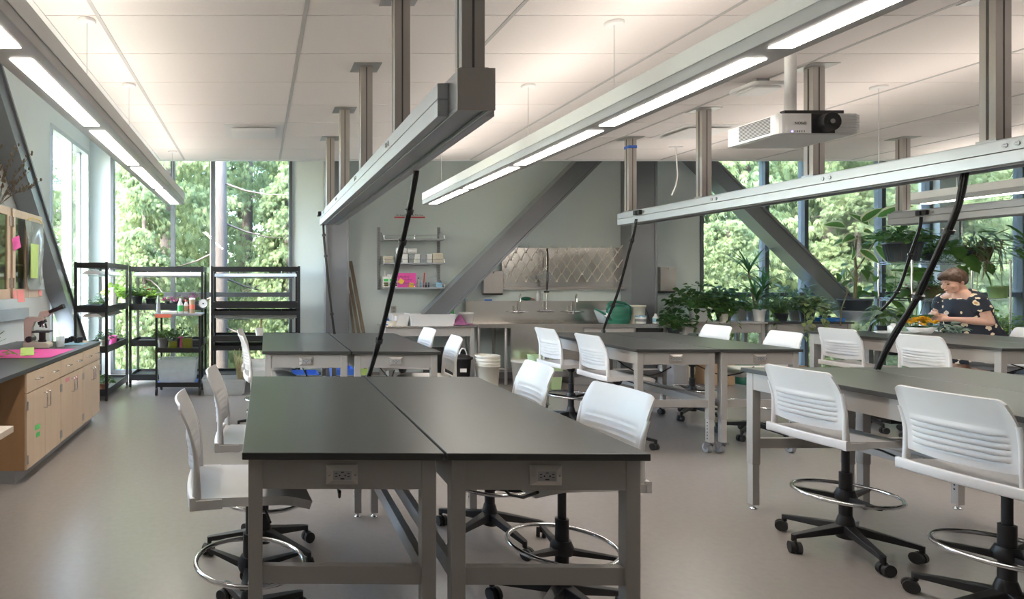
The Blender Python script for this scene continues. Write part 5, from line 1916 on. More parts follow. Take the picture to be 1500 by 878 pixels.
obj('spray_handle', MB().tube([(0, -.045, .93), (-.02, -.10, .96), (-.025, -.13, .86), (-.025, -.13, .56), (-.03, -.11, .32)], .011, 8), M['rub'], t)
obj('spray_grip', MB().cyl((-.025, -.13, .58), (-.03, -.11, .34), .020, .016, n=12), M['black'], t)
obj('hook', MB().cyl((-.05, -.08, .30), (.03, -.04, .30), .014, n=8), M['black'], t)

# drying rack of pegs
px0, px1, py0, py1 = 735, 912, 363, 424
x0, x1 = PX(px0, 9.54), PX(px1, 9.54)
zt_, zb_ = PZ(py0, 9.54), PZ(py1, 9.54)
t = thing('drying_rack', 'stainless steel peg drying rack on the wall above the sink', 'drying rack', (x0, 9.54, zb_))
W_, H_ = x1 - x0, zt_ - zb_
obj('board', MB().box(0, W_, 0, .02, .03, H_), M['stain'], t, bevel=.002)
obj('drip_trough', MB().prism([(0, 0), (-.07, .0), (-.07, .035), (-.062, .035), (-.062, .008), (0, .008)], 0, 0, W_ - .0), M['staind'], t)
peg = None
for r_ in range(5):
    z = .125 + .112 * r_
    for k in range(12):
        x = .06 + .158 * k + (.079 if r_ % 2 else 0)
        if x > W_ - .05:
            continue
        if peg is None:
            m = MB().cyl((0, -.004, 0), (0, -.13, .105), .0075, .0065, n=8)
            m.box(-.014, .014, -.012, -.0005, -.014, .014)
            peg = obj('peg', m, M['bucket'], t, (x, 0, z))
        else:
            again(peg, t, (x, 0, z))
t = thing('wire_sieve', 'round mesh sieve hanging on the drying rack pegs', 'sieve', (PX(797, 9.42), 9.40, PZ(405, 9.42)))
obj('mesh_bowl', MB().ell((0, 0, 0), .105, .04, .085, 22, 12, Matrix.Rotation(.2, 3, 'Y')), M['film'], t)
obj('rim', MB().tube([(.107 * math.cos(a * .262), -.0, .087 * math.sin(a * .262)) for a in range(24)], .005, 6, True), M['chrome'], t)
obj('handle', MB().bar((-.10, 0, -.01), (-.19, .02, -.02), .06, .012, w2=.03), M['chrome'], t)


def dispenser(label, x0, x1, zb, zt, Y):
    t = thing('towel_dispenser', label, 'dispenser', (x0, Y, zb))
    W = x1 - x0
    obj('case', MB().box(0, W, -.11, -.002, .02, zt - zb), M['staind'], t, bevel=.006)
    obj('towel_slot', MB().prism([(-.10, 0.0), (-.02, 0.0), (-.02, .019), (-.112, .019)], 0, .01, W - .01), M['slot'], t)
    obj('lock', MB().cyl((W / 2, -.114, zt - zb - .03), (W / 2, -.1105, zt - zb - .03), .008, n=12), M['chrome'], t)
    return t


dispenser('steel paper towel dispenser left of the peg drying rack', PX(708, 9.5), PX(737, 9.5), PZ(432, 9.5), PZ(397, 9.5), YB)
dispenser('steel dispenser on the wall right of the dark column', PX(967, 9.5), PX(990, 9.5), PZ(429, 9.5), PZ(391, 9.5), YB)

# things on the sink
SB = SZ + .331
bottle('tall blue dish soap bottle with yellow cap at the right end of the backsplash', (PX(921, 9.53), 9.535, SB), .055, .22, 'blues', 'yellow', 'lblue')
bottle('small white bottle on the backsplash beside the sprayer', (PX(788, 9.53), 9.535, SB), .024, .15, 'wplas')
t = thing('green_bottle', 'dark green bottle lying on the backsplash', 'bottle', (PX(773, 9.53), 9.535, SB + .032))
obj('body', MB().ell((-.02, 0, 0), .085, .03, .032, 18, 10), M['canopy'], t)
obj('neck', MB().cyl((.05, 0, 0), (.105, 0, -.008), .014, .01, n=10), M['tpot'], t)
tag(obj('blue_sponge', MB().box(PX(710, 9.53), PX(721, 9.53), 9.525, 9.55, SB, SB + .022), M['blue'], bevel=.006), 'blue sponge on the backsplash under the paper towel dispenser', 'sponge')
bottle('pale blue bottle on the backsplash at the foot of the diagonal brace', (PX(679, 9.53), 9.535, SB), .028, .10, 'lblue')
t = thing('watering_can', 'dark green plastic watering can on the sink bench', 'watering can', (PX(905, 9.06), 9.06, SZ + .0085))
m = MB().lathe([(.155, 0), (.165, .02), (.165, .24), (.13, .27), (.05, .285)], n=26, sy=.62)
m2 = MB()
for k in range(6):
    m.lathe([(.166, .05 + .03 * k), (.169, .058 + .03 * k), (.166, .066 + .03 * k)], n=26, sy=.62)
obj('body', m, M['canopy'], t)
obj('handle', MB().tube([(-.14, 0, .22), (-.145, 0, .28), (-.10, 0, .315), (0, 0, .32), (.10, 0, .30), (.175, 0, .25), (.19, 0, .15), (.165, 0, .05)], .020, 10), M['canopy'], t)
obj('spout', MB().tube([(-.13, -.05, .05), (-.20, -.06, .13), (-.31, -.07, .19), (-.39, -.08, .225)], .022, 10, r2=.012), M['canopy'], t)
obj('spout_collar', MB().cyl((-.185, -.057, .115), (-.215, -.061, .14), .026, n=12), M['wplas'], t)
lathe_thing('clear_bowl', 'clear conical container behind the watering can spout', 'bowl', (PX(884, 9.32), 9.32, SZ + .0005), [(.06, 0), (.13, .19), (.124, .19), (.055, .006)], 'clear', 24)
t = thing('white_bucket', 'white bucket with black handle behind the watering can', 'bucket', (PX(932, 9.17), 9.17, SZ + .0005))
obj('pail', MB().lathe([(.10, 0), (.118, .25), (.126, .25), (.126, .275), (.112, .275), (.095, .01)], n=26), M['bucket'], t)
obj('handle', MB().tube([(.127, 0, .25), (.15, -.03, .16), (.15, -.07, .06), (.135, -.10, .05)], .004, 6), M['black'], t)
obj('printed_mark', MB().box(-.03, .02, -.1185, -.1165, .08, .13), M['ink'], t)
t = lathe_thing('plastic_tub', 'small white tub with blue lid rim right of the watering can', 'tub', (PX(938, 9.08), 9.08, SZ + .0085), [(.07, 0), (.076, .10)], 'wplas', 22, [('lid', [(.08, .10), (.08, .115), (.07, .117)], 'lblue'), ('dark_label', [(.0768, .03), (.0768, .07)], 'kick')])
bottle('white pill-shaped bottle at the right end of the sink bench', (PX(960.5, 9.06), 9.06, SZ + .0085), .043, .145, 'wplas', 'wplas', 'lblue')

# below the sink and table
def bucket_stack(label, px, Y, r, h, n, mt='bucket', lid=False):
    t = thing('bucket_stack', label, 'buckets', (PX(px, Y), Y, 0))
    obj('bucket', MB().lathe([(r * .84, 0), (r * .97, h), (r * 1.03, h), (r * 1.03, h + .02), (r * .93, h + .02), (r * .8, .01)], n=26), M[mt], t)
    for k in range(1, n):
        z = h + .045 * k
        obj('bucket', MB().lathe([(r * .975, z - .02), (r * 1.03, z), (r * 1.03, z + .02), (r * .93, z + .02), (r * .8, z - h * .8)], n=26), M[mt], t)
    if lid:
        obj('lid', MB().lathe([(r * 1.04, h + .0), (r * 1.04, h + .028), (r * .95, h + .03)], n=26), M[mt], t)
    return t


bucket_stack('nested stack of cream buckets under the sink bench left end', 714, 8.60, .165, .33, 4)
bucket_stack('cream bucket behind the nested stack, under the work table end', 702, 9.2, .15, .36, 2)
bucket_stack('lidded cream bucket under the middle of the sink', 767, 8.95, .17, .34, 1, lid=True)
t = thing('waste_bin', 'black round bin with a white handle under the steel work table', 'bin', (PX(672, 8.7), 8.72, 0))
obj('bin', MB().lathe([(.14, 0), (.175, .42), (.20, .42), (.20, .445), (.16, .445), (.13, .01)], n=26), M['black'], t)
obj('white_handle', MB().tube([(.05 + .055 * math.cos(a * .35), -.05, .45 + .12 * math.sin(a * .35)) for a in range(10)], .010, 8), M['wplas'], t)
obj('black_bag', MB().ell((0, 0, .44), .17, .16, .05, 16, 8), M['black'], t)
obj('label', MB().box(-.03, .06, -.174, -.170, .25, .30), M['wpaper'], t)
for lab, px, Y, X, h in (('pale green bin behind the white stool, left of two', 790, 8.75, .24, .46), ('shorter pale green bin, right of two', 810, 8.70, .17, .33)):
    tub(lab, (PX(px, Y), Y, 0), X, .24, h, 'gbin', 'green_bin', .02)
t = thing('orange_lead', 'orange plug end lying on the floor by the green bins', 'plug', (PX(792, 8.5), 8.42, 0))
obj('plug', MB().bar((-.07, 0, .02), (.04, 0, .03), .04, .04), M['orange'], t, bevel=.008)
tag(obj('storage_crate', MB().box(4.6, 5.4, 8.95, 9.4, 0.0, .17), M['kick'], bevel=.01), 'long grey crate on the floor under the sink behind the stools', 'crate')
tag(obj('dark_crate', MB().box(2.55, 3.1, 9.1, 9.5, 0.0, .50), M['black'], bevel=.01), 'black crate under the right end of the steel work table', 'crate')
# ------------------------------------------------------------------ plant benches by the right window
BZ = .925
def bench(label, x0, x1, mt):
    t = thing('plant_bench', label, 'bench', (x0, 8.90, 0))
    X, Y = x1 - x0, .56
    obj('benchtop', MB().box(0, X, 0, Y, BZ - .025, BZ), M[mt], t, bevel=.003)
    for x in (.03, X - .08):
        for y in (.02, Y - .07):
            obj('leg', MB().box(x, x + .05, y, y + .05, 0, BZ - .0255), M['tframe'], t)
    obj('apron', MB().box(.08, X - .08, .03, .05, BZ - .155, BZ - .0255), M['tframe'], t)
    obj('apron', MB().box(.08, X - .08, Y - .05, Y - .03, BZ - .155, BZ - .0255), M['tframe'], t)
    for x in (.035, X - .055):
        obj('apron', MB().box(x, x + .02, .07, Y - .07, BZ - .155, BZ - .0255), M['tframe'], t)
    return t


bench('pale-topped grey bench carrying the round-leaved plants by the right window', 6.17, 7.39, 'leglow')
bench('dark-topped grey bench carrying the potted tree under the diagonal brace', 7.40, 8.64, 'bench')
def at(px, Y):
    return (PX(px, Y), Y, BZ + .0005)


plant('round_leaved_plant', 'large bushy round-leaved plant in a white pot on the bench', at(1025, 9.10), .15, .20, 'wplas', .43, .44, 300, .085, .082, 'L2', 61, droop=.4, down=.10, trail=2, ymul=.75)
plant('round_leaved_plant', 'second bushy round-leaved plant just right of the white pot', at(1060, 9.22), .11, .14, 'dpot', .30, .40, 200, .08, .078, 'L2', 62, droop=.4, ymul=.8)
plant('leafy_plant', 'low dark leafy plant at the left end of the bench beside the column', (PX(988, 9.0), 9.02, .62), .08, .22, 'dpot', .22, .38, 150, .085, .07, 'L2', 63, droop=.4, down=.08)
tag(obj('low_stand', MB().box(5.98, 6.16, 8.84, 9.2, 0, .6195), M['kick'], bevel=.004), 'grey stand under the low leafy plant beside the column', 'stand')
plant('trailing_plant', 'small trailing vine in a cream pot at the front of the bench', at(1060, 8.98), .06, .12, 'bucket', .15, .13, 60, .07, .055, 'L1', 64, trail=3)
plant('potted_fern', 'feathery dark fern in the middle of the benches', at(1143, 9.15), .10, .12, 'dpot', .30, .34, 260, .11, .016, 'L2', 65, droop=.5, up=.7)
plant('potted_plant', 'small pale plant in a white pot under the slender dracaena', at(1112, 9.05), .08, .18, 'wplas', .17, .14, 60, .07, .05, 'L1', 66, trail=2)
plant('potted_plant', 'silvery broad-leaved plant left of the brace foot', at(1165, 9.28), .09, .16, 'cream', .26, .42, 70, .20, .055, 'L5', 67, droop=.5, up=.8)
plant('variegated_vine', 'variegated trailing vine spilling over the edge of the dark bench', at(1182, 9.0), .10, .20, 'dpot', .20, .24, 90, .085, .065, 'L4', 68, trail=6)
plant('potted_plant', 'loose pale green plant between the vine and the potted tree', at(1208, 9.2), .07, .08, 'dpot', .22, .30, 110, .055, .032, 'L5', 69)
tag(obj('blue_tray', MB().box(PX(1205, 8.95), PX(1236, 8.95), 8.93, 9.10, BZ + .0005, BZ + .06), M['blues'], bevel=.004), 'dark blue shallow box in front of the potted tree', 'box')
tag(obj('grey_panel_box', MB().box(PX(1078, 9.3), PX(1091, 9.3), 9.26, 9.42, BZ + .0005, PZ(443, 9.3)), M['tframe'], bevel=.004), 'grey upright box behind the trailing vine on the bench', 'box')


def long_leaf(l, w_, arch):
    """strap leaf, arching"""
    m = MB()
    vs, fs = [], []
    n = 7
    for i in range(n + 1):
        u = i / n
        x = l * (u * math.cos(arch * .5 * u))
        z = l * u * (.75 - arch * u)
        hw = w_ / 2 * (math.sin(math.pi * min(1, .12 + .88 * u)) ** .7 if u < 1 else .02)
        vs += [(x, -hw, z + hw * .35), (x, 0, z), (x, hw, z + hw * .35)]
    for i in range(n):
        for j in range(2):
            fs.append((i * 3 + j, (i + 1) * 3 + j, (i + 1) * 3 + j + 1, i * 3 + j + 1))
    return m.add(vs, fs, True)


# dracaena
t = thing('dracaena', 'slender dracaena with long arching strap leaves before the window mullion', 'plant', at(1106, 9.3))
obj('pot', pot_mb(.13, .19), M['kick'], t)
obj('soil', MB().lathe([(.12, .16), (0, .165)], n=16), M['soil'], t)
LLs = [long_leaf(.40, .035, a) for a in (.25, .6, 1.0)]
LLm = []
for mb in LLs:
    LLm.append(mb.mesh('leaf'))
for me in LLm:
    me.materials.append(M['L2'])
g = random.Random(9)
for cxp, hh in ((-.10, .62), (.12, .38), (.02, .20)):
    st = obj('cane', MB().tube([(0, 0, .15), (cxp * .5, 0, .15 + hh * .5), (cxp, 0, .15 + hh)], .012, 7), M['stem'], t)
    for k in range(18):
        l = bpy.data.objects.new('leaf', LLm[k % 3])
        l.location = (cxp, 0, .15 + hh - .014 * (k % 9) + .03)
        l.rotation_euler = (g.uniform(-.15, .15), g.uniform(-.45, .05) , 2.4 * k + g.uniform(-.3, .3))
        s = g.uniform(.7, 1.1)
        l.scale = (s, s, s)
        link(l, t)

# big-leaf meshes
def edged_leaf(l, wd, droop):
    """broad leaf with a cream margin"""
    m = MB()
    n = 7
    vs = []
    for i in range(n + 1):
        u = i / n
        hw = wd / 2 * (math.sin(math.pi * min(1, u ** .8)) ** .75) + .0015
        z = -droop * l * u * u
        vs += [(l * u, q * hw, z + .16 * abs(q) * hw) for q in (-1, -.62, 0, .62, 1)]
    for j in range(4):
        m.cm = 1 if j in (0, 3) else 0
        m.add(vs, [(i * 5 + j, (i + 1) * 5 + j, (i + 1) * 5 + j + 1, i * 5 + j + 1) for i in range(n)], True)
    return m


BL = edged_leaf(.33, .155, .4).mesh('leaf')
BL.materials.append(M['L1'])
BL.materials.append(M['cream_edge'])
BL2 = leaf_mb(.22, .10, .45, .12, 5).mesh('leaf')
BL2.materials.append(M['L1'])


def monstera_leaf():
    m = MB()
    vs, fs = [], []
    n = 9
    for i in range(n + 1):
        u = i / n
        hw = .17 * math.sin(math.pi * min(1, .18 + .82 * u)) ** .7 * (1.0 if i % 2 else .72)
        if u == 1:
            hw = .003
        z = -.25 * .36 * u * u
        vs += [(.36 * u - .03, -hw, z - .12 * hw), (.36 * u, -hw * .5, z + .03 * hw), (.36 * u, 0, z), (.36 * u, hw * .5, z + .03 * hw), (.36 * u - .03, hw, z - .12 * hw)]
    for i in range(n):
        for j in range(4):
            fs.append((i * 5 + j, (i + 1) * 5 + j, (i + 1) * 5 + j + 1, i * 5 + j + 1))
    return m.add(vs, fs, True)


ML = monstera_leaf().mesh('leaf')
ML.materials.append(M['L1'])


def put_leaf(me, parent, p, d, roll=0, s=1.0):
    l = bpy.data.objects.new('leaf', me)
    mt = orient(p, d, roll)
    l.matrix_local = mt @ Matrix.Scale(s, 4)
    link(l, parent)
    return l


# potted rubber tree on the bench
tx = PX(1252, 9.08)
t = thing('potted_rubber_tree', 'tall potted rubber tree with big cream-edged leaves on the dark bench', 'plant', (tx, 9.08, BZ + .0005))
obj('pot', MB().lathe([(.155, .03), (.19, .30), (.20, .30), (.20, .335), (.18, .335), (.175, .28)], n=26), M['dpot'], t)
obj('saucer', MB().lathe([(.14, 0), (.215, .14), (.235, .15), (.235, .162), (.20, .15), (.145, .012)], n=26), M['clear'], t)
obj('soil', MB().lathe([(.178, .28), (0, .285)], n=18), M['soil'], t)
o = Vector((tx, 9.08, BZ))
tops = [P(1255, 345, 9.1) - o]
obj('trunk', MB().tube([(0, 0, .27), (.02, 0, .7), (.0, 0, 1.0), tops[0]], .022, 8, r2=.012), M['stem'], t)
obj('branch', MB().tube([(.02, 0, .75), (.12, -.05, .98), P(1283, 352, 9.05) - o], .012, 7, r2=.008), M['stem'], t)
obj('branch', MB().tube([(.0, 0, .6), (-.08, .05, .8), P(1240, 405, 9.2) - o], .008, 6, r2=.005), M['gstem'], t)
obj('branch', MB().tube([(.01, 0, .62), (.2, .0, .85), P(1300, 405, 9.1) - o], .008, 6, r2=.005), M['gstem'], t)
for px, py, dx, dy, dz, s in ((1238, 332, -1, -.2, .25, 1.0), (1262, 326, .3, -.5, .9, .95), (1285, 318, .8, -.2, .55, 1.1), (1250, 345, -.8, -.4, -.1, .9), (1280, 345, .9, -.6, .0, 1.0),
                              (1240, 352, -1, .3, -.1, .9), (1265, 340, -.2, -1, .1, .9), (1290, 345, 1, .2, -.2, .95), (1283, 360, .3, -.4, -.9, .85), (1248, 360, -.3, -.6, -.8, .75), (1260, 366, .2, -.8, -.7, .8),
                              (1305, 345, 1, .1, .2, .9), (1272, 330, -.3, .6, .7, .8), (1315, 352, 1, -.3, -.4, .9)):
    put_leaf(BL, t, P(px, py, 9.1 + random.Random(px).uniform(-.1, .1)) - o, (dx, dy - .25, dz), random.Random(py + px).choice([-1.1, -.8, .8, 1.1]), s)
g = random.Random(77)
for k in range(34):
    px, py = g.choice([(1240, 405), (1268, 395), (1290, 400), (1300, 408), (1255, 420), (1280, 415), (1232, 395), (1310, 425), (1270, 428), (1245, 388)])
    put_leaf(BL2, t, P(px + g.uniform(-9, 9), py + g.uniform(-8, 10), 9.1 + g.uniform(-.12, .12)) - o, (g.uniform(-1, 1), g.uniform(-1, .6), g.uniform(-.6, .3)), g.uniform(-.6, .6), g.uniform(.55, .9))
obj('dry_vine', MB().tube([P(1231, 478, 8.87) - o, P(1232, 455, 8.9) - o, P(1241, 430, 9.0) - o, P(1238, 410, 9.1) - o, P(1250, 395, 9.15) - o], .010, 7, r2=.005), M['stem'], t)

# ------------------------------------------------------------------ chrome wire rack
x0, x1, y0, y1 = 9.11, 10.48, 8.56, 9.02
t = thing('wire_rack', 'chrome wire shelving rack with hanging plants behind the woman', 'rack', (x0, y0, 0))
X, Y = x1 - x0, y1 - y0
ztop = PZ(383, 8.56)
for x in (0, X):
    for y in (0, Y):
        obj('post', MB().cyl((x, y, 0), (x, y, ztop + .02), .0125, n=12), M['chrome'], t)
WS = [PZ(438, 8.56), .62, ztop]
for z in WS:
    m = MB()
    for y in (0, Y):
        m.cyl((0, y, z), (X, y, z), .0045, n=6)
        m.cyl((0, y, z - .03), (X, y, z - .03), .0045, n=6)
        k = 0
        pz = [(.04 * i, y, z if i % 2 else z - .03) for i in range(int(X / .04) + 1)]
        m.tube(pz, .0025, 4)
    for x in (0, X):
        m.cyl((x, 0, z), (x, Y, z), .0045, n=6)
        m.cyl((x, 0, z - .03), (x, Y, z - .03), .0045, n=6)
    sh = obj('shelf_frame', m, M['chrome'], t)
    m = MB()
    for k in range(1, 17):
        y = Y * k / 17
        m.bar((0, y, z + .003), (X, y, z + .003), .004, .004)
    for x in (.35 * X, .68 * X):
        m.bar((x, 0, z - .002), (x, Y, z - .002), .005, .005)
    stuff(obj('shelf_wires', m, M['chrome'], sh))
def rk(px, shelf, Y_=8.75):
    return (PX(px, Y_), Y_, WS[shelf] + .0056)


pz = rk(1322, 2, 8.78)
big = plant('large_potted_plant', 'large dark ribbed pot with leafy green plant on the left of the wire rack top', pz, .215, .27, 'dpot', .34, .30, 160, .11, .07, 'L1', 81, droop=.4)
m = MB()
for k in range(26):
    a = k * .2417
    m.bar((.160 * math.cos(a), .160 * math.sin(a), .005), (.203 * math.cos(a), .203 * math.sin(a), .235), .010, .006)
obj('ribs', m, M['dpot'], big)
plant('hanging_pothos', 'loose bushy green plant in the middle of the wire rack top', rk(1362, 2, 8.8), .10, .12, 'dpot', .28, .28, 150, .08, .05, 'L1', 82, droop=.5, down=.30)
sp = plant('spider_plant', 'spiky trailing plant in a dark basket at the right of the wire rack top', rk(1428, 2, 8.8), .19, .20, 'moss', .36, .34, 150, .22, .022, 'L5', 83, droop=.7, down=.25)
t = thing('monstera', 'large monstera with hanging split leaves on the wire rack', 'plant', rk(1412, 2, 8.64))
obj('pot', pot_mb(.09, .14), M['dpot'], t)
o = Vector(t.location)
for px, py, dx, dy, dz, s in ((1402, 362, -.3, -.6, -.8, .85), (1418, 375, .2, -.6, -.9, 1.1), (1425, 362, .4, -.7, -.5, .9), (1478, 330, .5, -.6, -.6, 1.0), (1490, 345, .6, -.4, -.7, .9), (1448, 385, -.1, -.6, -.9, .75), (1445, 400, .2, -.5, -1, .8),
                              (1395, 352, -.7, -.5, -.5, .7), (1440, 350, .1, -.8, -.4, .8), (1380, 352, -.6, -.6, -.4, .7), (1492, 365, .5, -.5, -.9, .8), (1432, 340, .3, -.8, .2, .7), (1410, 390, -.2, -.6, -1, .8)):
    put_leaf(ML, t, P(px, py, 8.5 + .1 * random.Random(py).random()) - o, (dx, dy, dz), random.Random(px).uniform(-.7, .7), s * .68)
m = MB()
for q in ((1410, 350), (1448, 385), (1478, 335), (1492, 350), (1402, 362), (1445, 400)):
    e = P(q[0], q[1], 8.52) - o
    m.tube([(0, 0, .12), e * .4 + Vector((0, -.05, .14)), e], .005, 5)
g = random.Random(31)
for k in range(14):
    a = P(1435 + g.uniform(0, 35), 352, 8.55) - o
    b = P(1430 + g.uniform(0, 45), g.uniform(385, 425), 8.55) - o
    m.tube([a, a.lerp(b, .5) + Vector((g.uniform(-.05, .05), 0, 0)), b], .0035, 4)
obj('hanging_stems', m, M['stem'], t)
t = thing('climbing_plant', 'broad-leaved plant on the wire rack lower shelf behind the cords', 'plant', rk(1340, 1, 8.8))
obj('pot', pot_mb(.10, .16), M['dpot'], t)
o = Vector(t.location)
g = random.Random(19)
for px, py in ((1312, 395), (1325, 405), (1345, 392), (1352, 410), (1335, 425), (1362, 430), (1318, 425), (1305, 440), (1356, 398)):
    put_leaf(BL2 if (px + py) % 3 else ML, t, P(px, py, 8.8) - o, (g.uniform(-.8, .8), -.6, g.uniform(-.7, .2)), g.uniform(-.4, .4), g.uniform(.8, 1.3))
m = MB()
for q in ((1312, 400), (1345, 395), (1356, 400), (1318, 430)):
    m.tube([(0, 0, .14), P(q[0], q[1] + 30, 8.82) - o, P(q[0], q[1], 8.8) - o], .006, 5)
obj('stems', m, M['gstem'], t)
plant('hanging_basket', 'mossy brown basket plant beside the woman face', rk(1373, 0, 8.72), .155, .18, 'moss', .18, .14, 120, .06, .02, 'L2', 84, droop=.4, down=.1)
plant('potted_plant', 'thin plant in a dark pot on the left of the middle wire shelf', rk(1312, 0, 8.78), .105, .09, 'dpot', .16, .20, 40, .07, .03, 'L2', 85)
plant('potted_plant', 'reddish potted plant in the middle of the wire shelf behind the cord', rk(1338, 0, 8.76), .08, .10, 'tpot', .15, .16, 50, .06, .03, 'L6', 86)
lathe_thing('green_pot', 'olive green empty pot on the right of the middle wire shelf', 'pot', rk(1462, 0, 8.74), [(.085, 0), (.112, .15), (.12, .15), (.12, .175), (.105, .175), (.08, .01)], 'gpot', 24)
plant('bushy_plant', 'bright bushy plant behind the back of the woman', rk(1466, 1, 8.75), .12, .14, 'dpot', .34, .34, 260, .06, .04, 'L3', 87)

# things on the flower table
FZ = .9455
t = thing('flower_bowl', 'white bowl of yellow flowers on the table before the woman', 'flowers', (PX(1349, 6.72), 6.72, FZ))
obj('bowl', MB().lathe([(.08, 0), (.125, .065), (.118, .065), (.075, .008)], n=24), M['wplas'], t)
m, lm = MB(), MB()
g = random.Random(6)
for k in range(44):
    a = g.uniform(0, 6.28)
    r_ = .15 * math.sqrt(g.random())
    c = Vector((r_ * math.cos(a), r_ * math.sin(a) * .8, .085 + .05 * (1 - r_ / .14) + g.uniform(0, .045)))
    for j in range(9):
        join(m, xf(leaf_mb(.034, .028, .15, .3, 2), orient(c, (math.cos(j * .9 + k), math.sin(j * .9 + k), g.uniform(.1, 1.8)))))
    m.ell(c + Vector((0, 0, .005)), .010, .010, .008, 6, 4)
for k in range(40):
    a = g.uniform(0, 6.28)
    join(lm, xf(leaf_mb(.07, .03, .3), orient((.05 * math.cos(a), .05 * math.sin(a), .06), (math.cos(a), math.sin(a), .5))))
obj('blossoms', m, M['petal'], t)
stuff(obj('foliage', lm, M['L1'], t))
plant('cut_greens', 'heap of cut green sprigs right of the yellow flowers', (PX(1384, 6.8), 6.80, FZ), .05, .02, None, .14, .12, 90, .07, .035, 'L5', 88, stems=False)
plant('leafy_rosette', 'leafy green rosette in a small pot left of the yellow flowers', (PX(1306, 6.95), 6.94, FZ), .05, .08, 'dpot', .12, .22, 50, .10, .05, 'L1', 89, droop=.6)
plant('leafy_rosette', 'dark leafy plant at the left end of the flower table tray', (PX(1292, 6.92), 6.92, FZ), .05, .07, 'dpot', .12, .26, 40, .10, .05, 'L5', 90, droop=.6)
tag(obj('white_tray', MB().lathe([(.20, 0), (.23, .018), (.225, .018), (.19, .005)], (PX(1312, 6.72), 6.72, FZ), 28, sy=.5), M['wplas']), 'shallow white tray on the far corner of the flower table', 'tray')
bottle('small squat white jar on the shallow white tray', (PX(1311, 6.68), 6.70, FZ + .018), .045, .09, 'wplas')

# boxes and bags on the floor under the benches
tag(obj('cardboard_box', MB().box(6.55, 6.95, 8.95, 9.35, 0, .33), M['card'], bevel=.004), 'cardboard box under the pale bench', 'box')
tag(obj('cardboard_box', MB().box(7.6, 8.0, 8.95, 9.35, 0, .28), M['card'], bevel=.004), 'cardboard box under the dark bench', 'box')
tag(obj('soil_sack', MB().ell((6.28, 9.15, .21), .20, .18, .21, 18, 12), M['cream']), 'cream sack standing under the left end of the pale bench', 'sack')
t = thing('green_tub', 'green plastic tub with leaves under the benches', 'tub', (7.22, 9.1, 0))
obj('tub', MB().lathe([(.15, 0), (.18, .30), (.17, .30), (.14, .01)], n=22), M['canopy'], t)
m = MB()
for k in range(24):
    a = k * .8
    join(m, xf(leaf_mb(.16, .08, .4), orient((.06 * math.cos(a), .06 * math.sin(a), .28 + .004 * k), (math.cos(a), math.sin(a), .6))))
stuff(obj('foliage', m, M['L3'], t))

# ------------------------------------------------------------------ projector
px0, py0, pz0 = 2.71, 3.20, 2.273
t = thing('projector', 'white ceiling projector on a pole in front of the right pendant lamp', 'projector', (px0, py0, pz0))
W_, D_, H_ = .415, .35, .108
m = MB()
rd = .035
poly = []
for cx_, cy_, a0 in ((rd, rd, 180), (W_ - .012, .012, 270), (W_ - .012, D_ - .012, 0), (.012, D_ - .012, 90)):
    rr = rd if a0 == 180 else .012
    for k in range(5):
        a = R(a0 + 22.5 * k)
        poly.append((cx_ + rr * math.cos(a), cy_ + rr * math.sin(a)))
m.prism(poly, 2, .004, H_)
m.prism([(W_ / 2 + (a - W_ / 2) * .94, D_ / 2 + (b - D_ / 2) * .94) for a, b in poly], 2, 0, .004)
obj('housing', m, M['wplas'], t, bevel=.002)
m = MB()
for k in range(11):
    z = .018 + .0078 * k
    m.box(-.0025, -.0004, .05, .26, z, z + .0042)
obj('side_vent', m, M['groove'], t)
m = MB()
for k in range(11):
    z = .010 + .0085 * k
    m.box(.296, W_ + .001, -.006, -.0004, z, z + .0045)
    m.box(W_ + .0004, W_ + .004, -.004, .30, z, z + .0045)
obj('front_fins', m, M['wplas'], t)
obj('lens_recess', MB().box(.170, .292, -.004, -.0005, .0045, .1075), M['black'], t, bevel=.003)
ln = obj('lens_barrel', MB().cyl((.243, -.0045, .057), (.243, -.040, .057), .047, .045, n=32), M['black'], t)
obj('lens_ring', MB().tube([(.243 + .044 * math.cos(a * .196), -.041, .057 + .045 * math.sin(a * .196)) for a in range(32)], .003, 6, True), M['rub'], ln)
obj('lens_glass', MB().ell((.241, -.040, .057), .024, .006, .024, 18, 8), M['jar'], ln)
obj('inner_lens', MB().cyl((.241, -.0455, .057), (.241, -.047, .057), .012, n=16), M['kick'], ln)
text('EPSON', .020, 'groove', 'lettering', (.115, -.0012, .058), rot=(math.pi / 2, math.pi, 0), parent=t)
m = MB()
for k in range(5):
    m.box(.085 + .012 * k, .088 + .012 * k, -.0012, -.0002, .010, .019)
obj('indicator_marks', m, M['groove'], t)
obj('status_light', MB().box(.068, .076, -.0014, -.0002, .010, .018), M['bluel'], t)
m = MB()
m.box(.05, .33, .03, .31, H_ + .001, H_ + .008)
m.bar((.06, .04, H_ + .012), (.30, .06, H_ + .012), .04, .012)
m.box(.12, .20, .10, .20, H_ + .008, H_ + .035)
m.box(.05, .36, .02, .05, H_ + .001, H_ + .022)
obj('mount_bracket', m, M['black'], t)
po = obj('pole', MB().cyl((.193, .15, H_ + .035), (.193, .15, CZ - pz0 - .01), .026, n=22), M['wplas'], t)
obj('pole_flange', MB().cyl((.193, .15, CZ - pz0 - .010), (.193, .15, CZ - pz0 - .0005), .07, n=22), M['wplas'], po)
m = MB()
for x, y in ((.05, .06), (.36, .06), (.20, .30)):
    m.lathe([(.016, H_ + .001), (.016, H_ + .012), (.01, H_ + .016)], (x, y, 0), 12)
obj('adjuster_foot', m, M['wplas'], t)

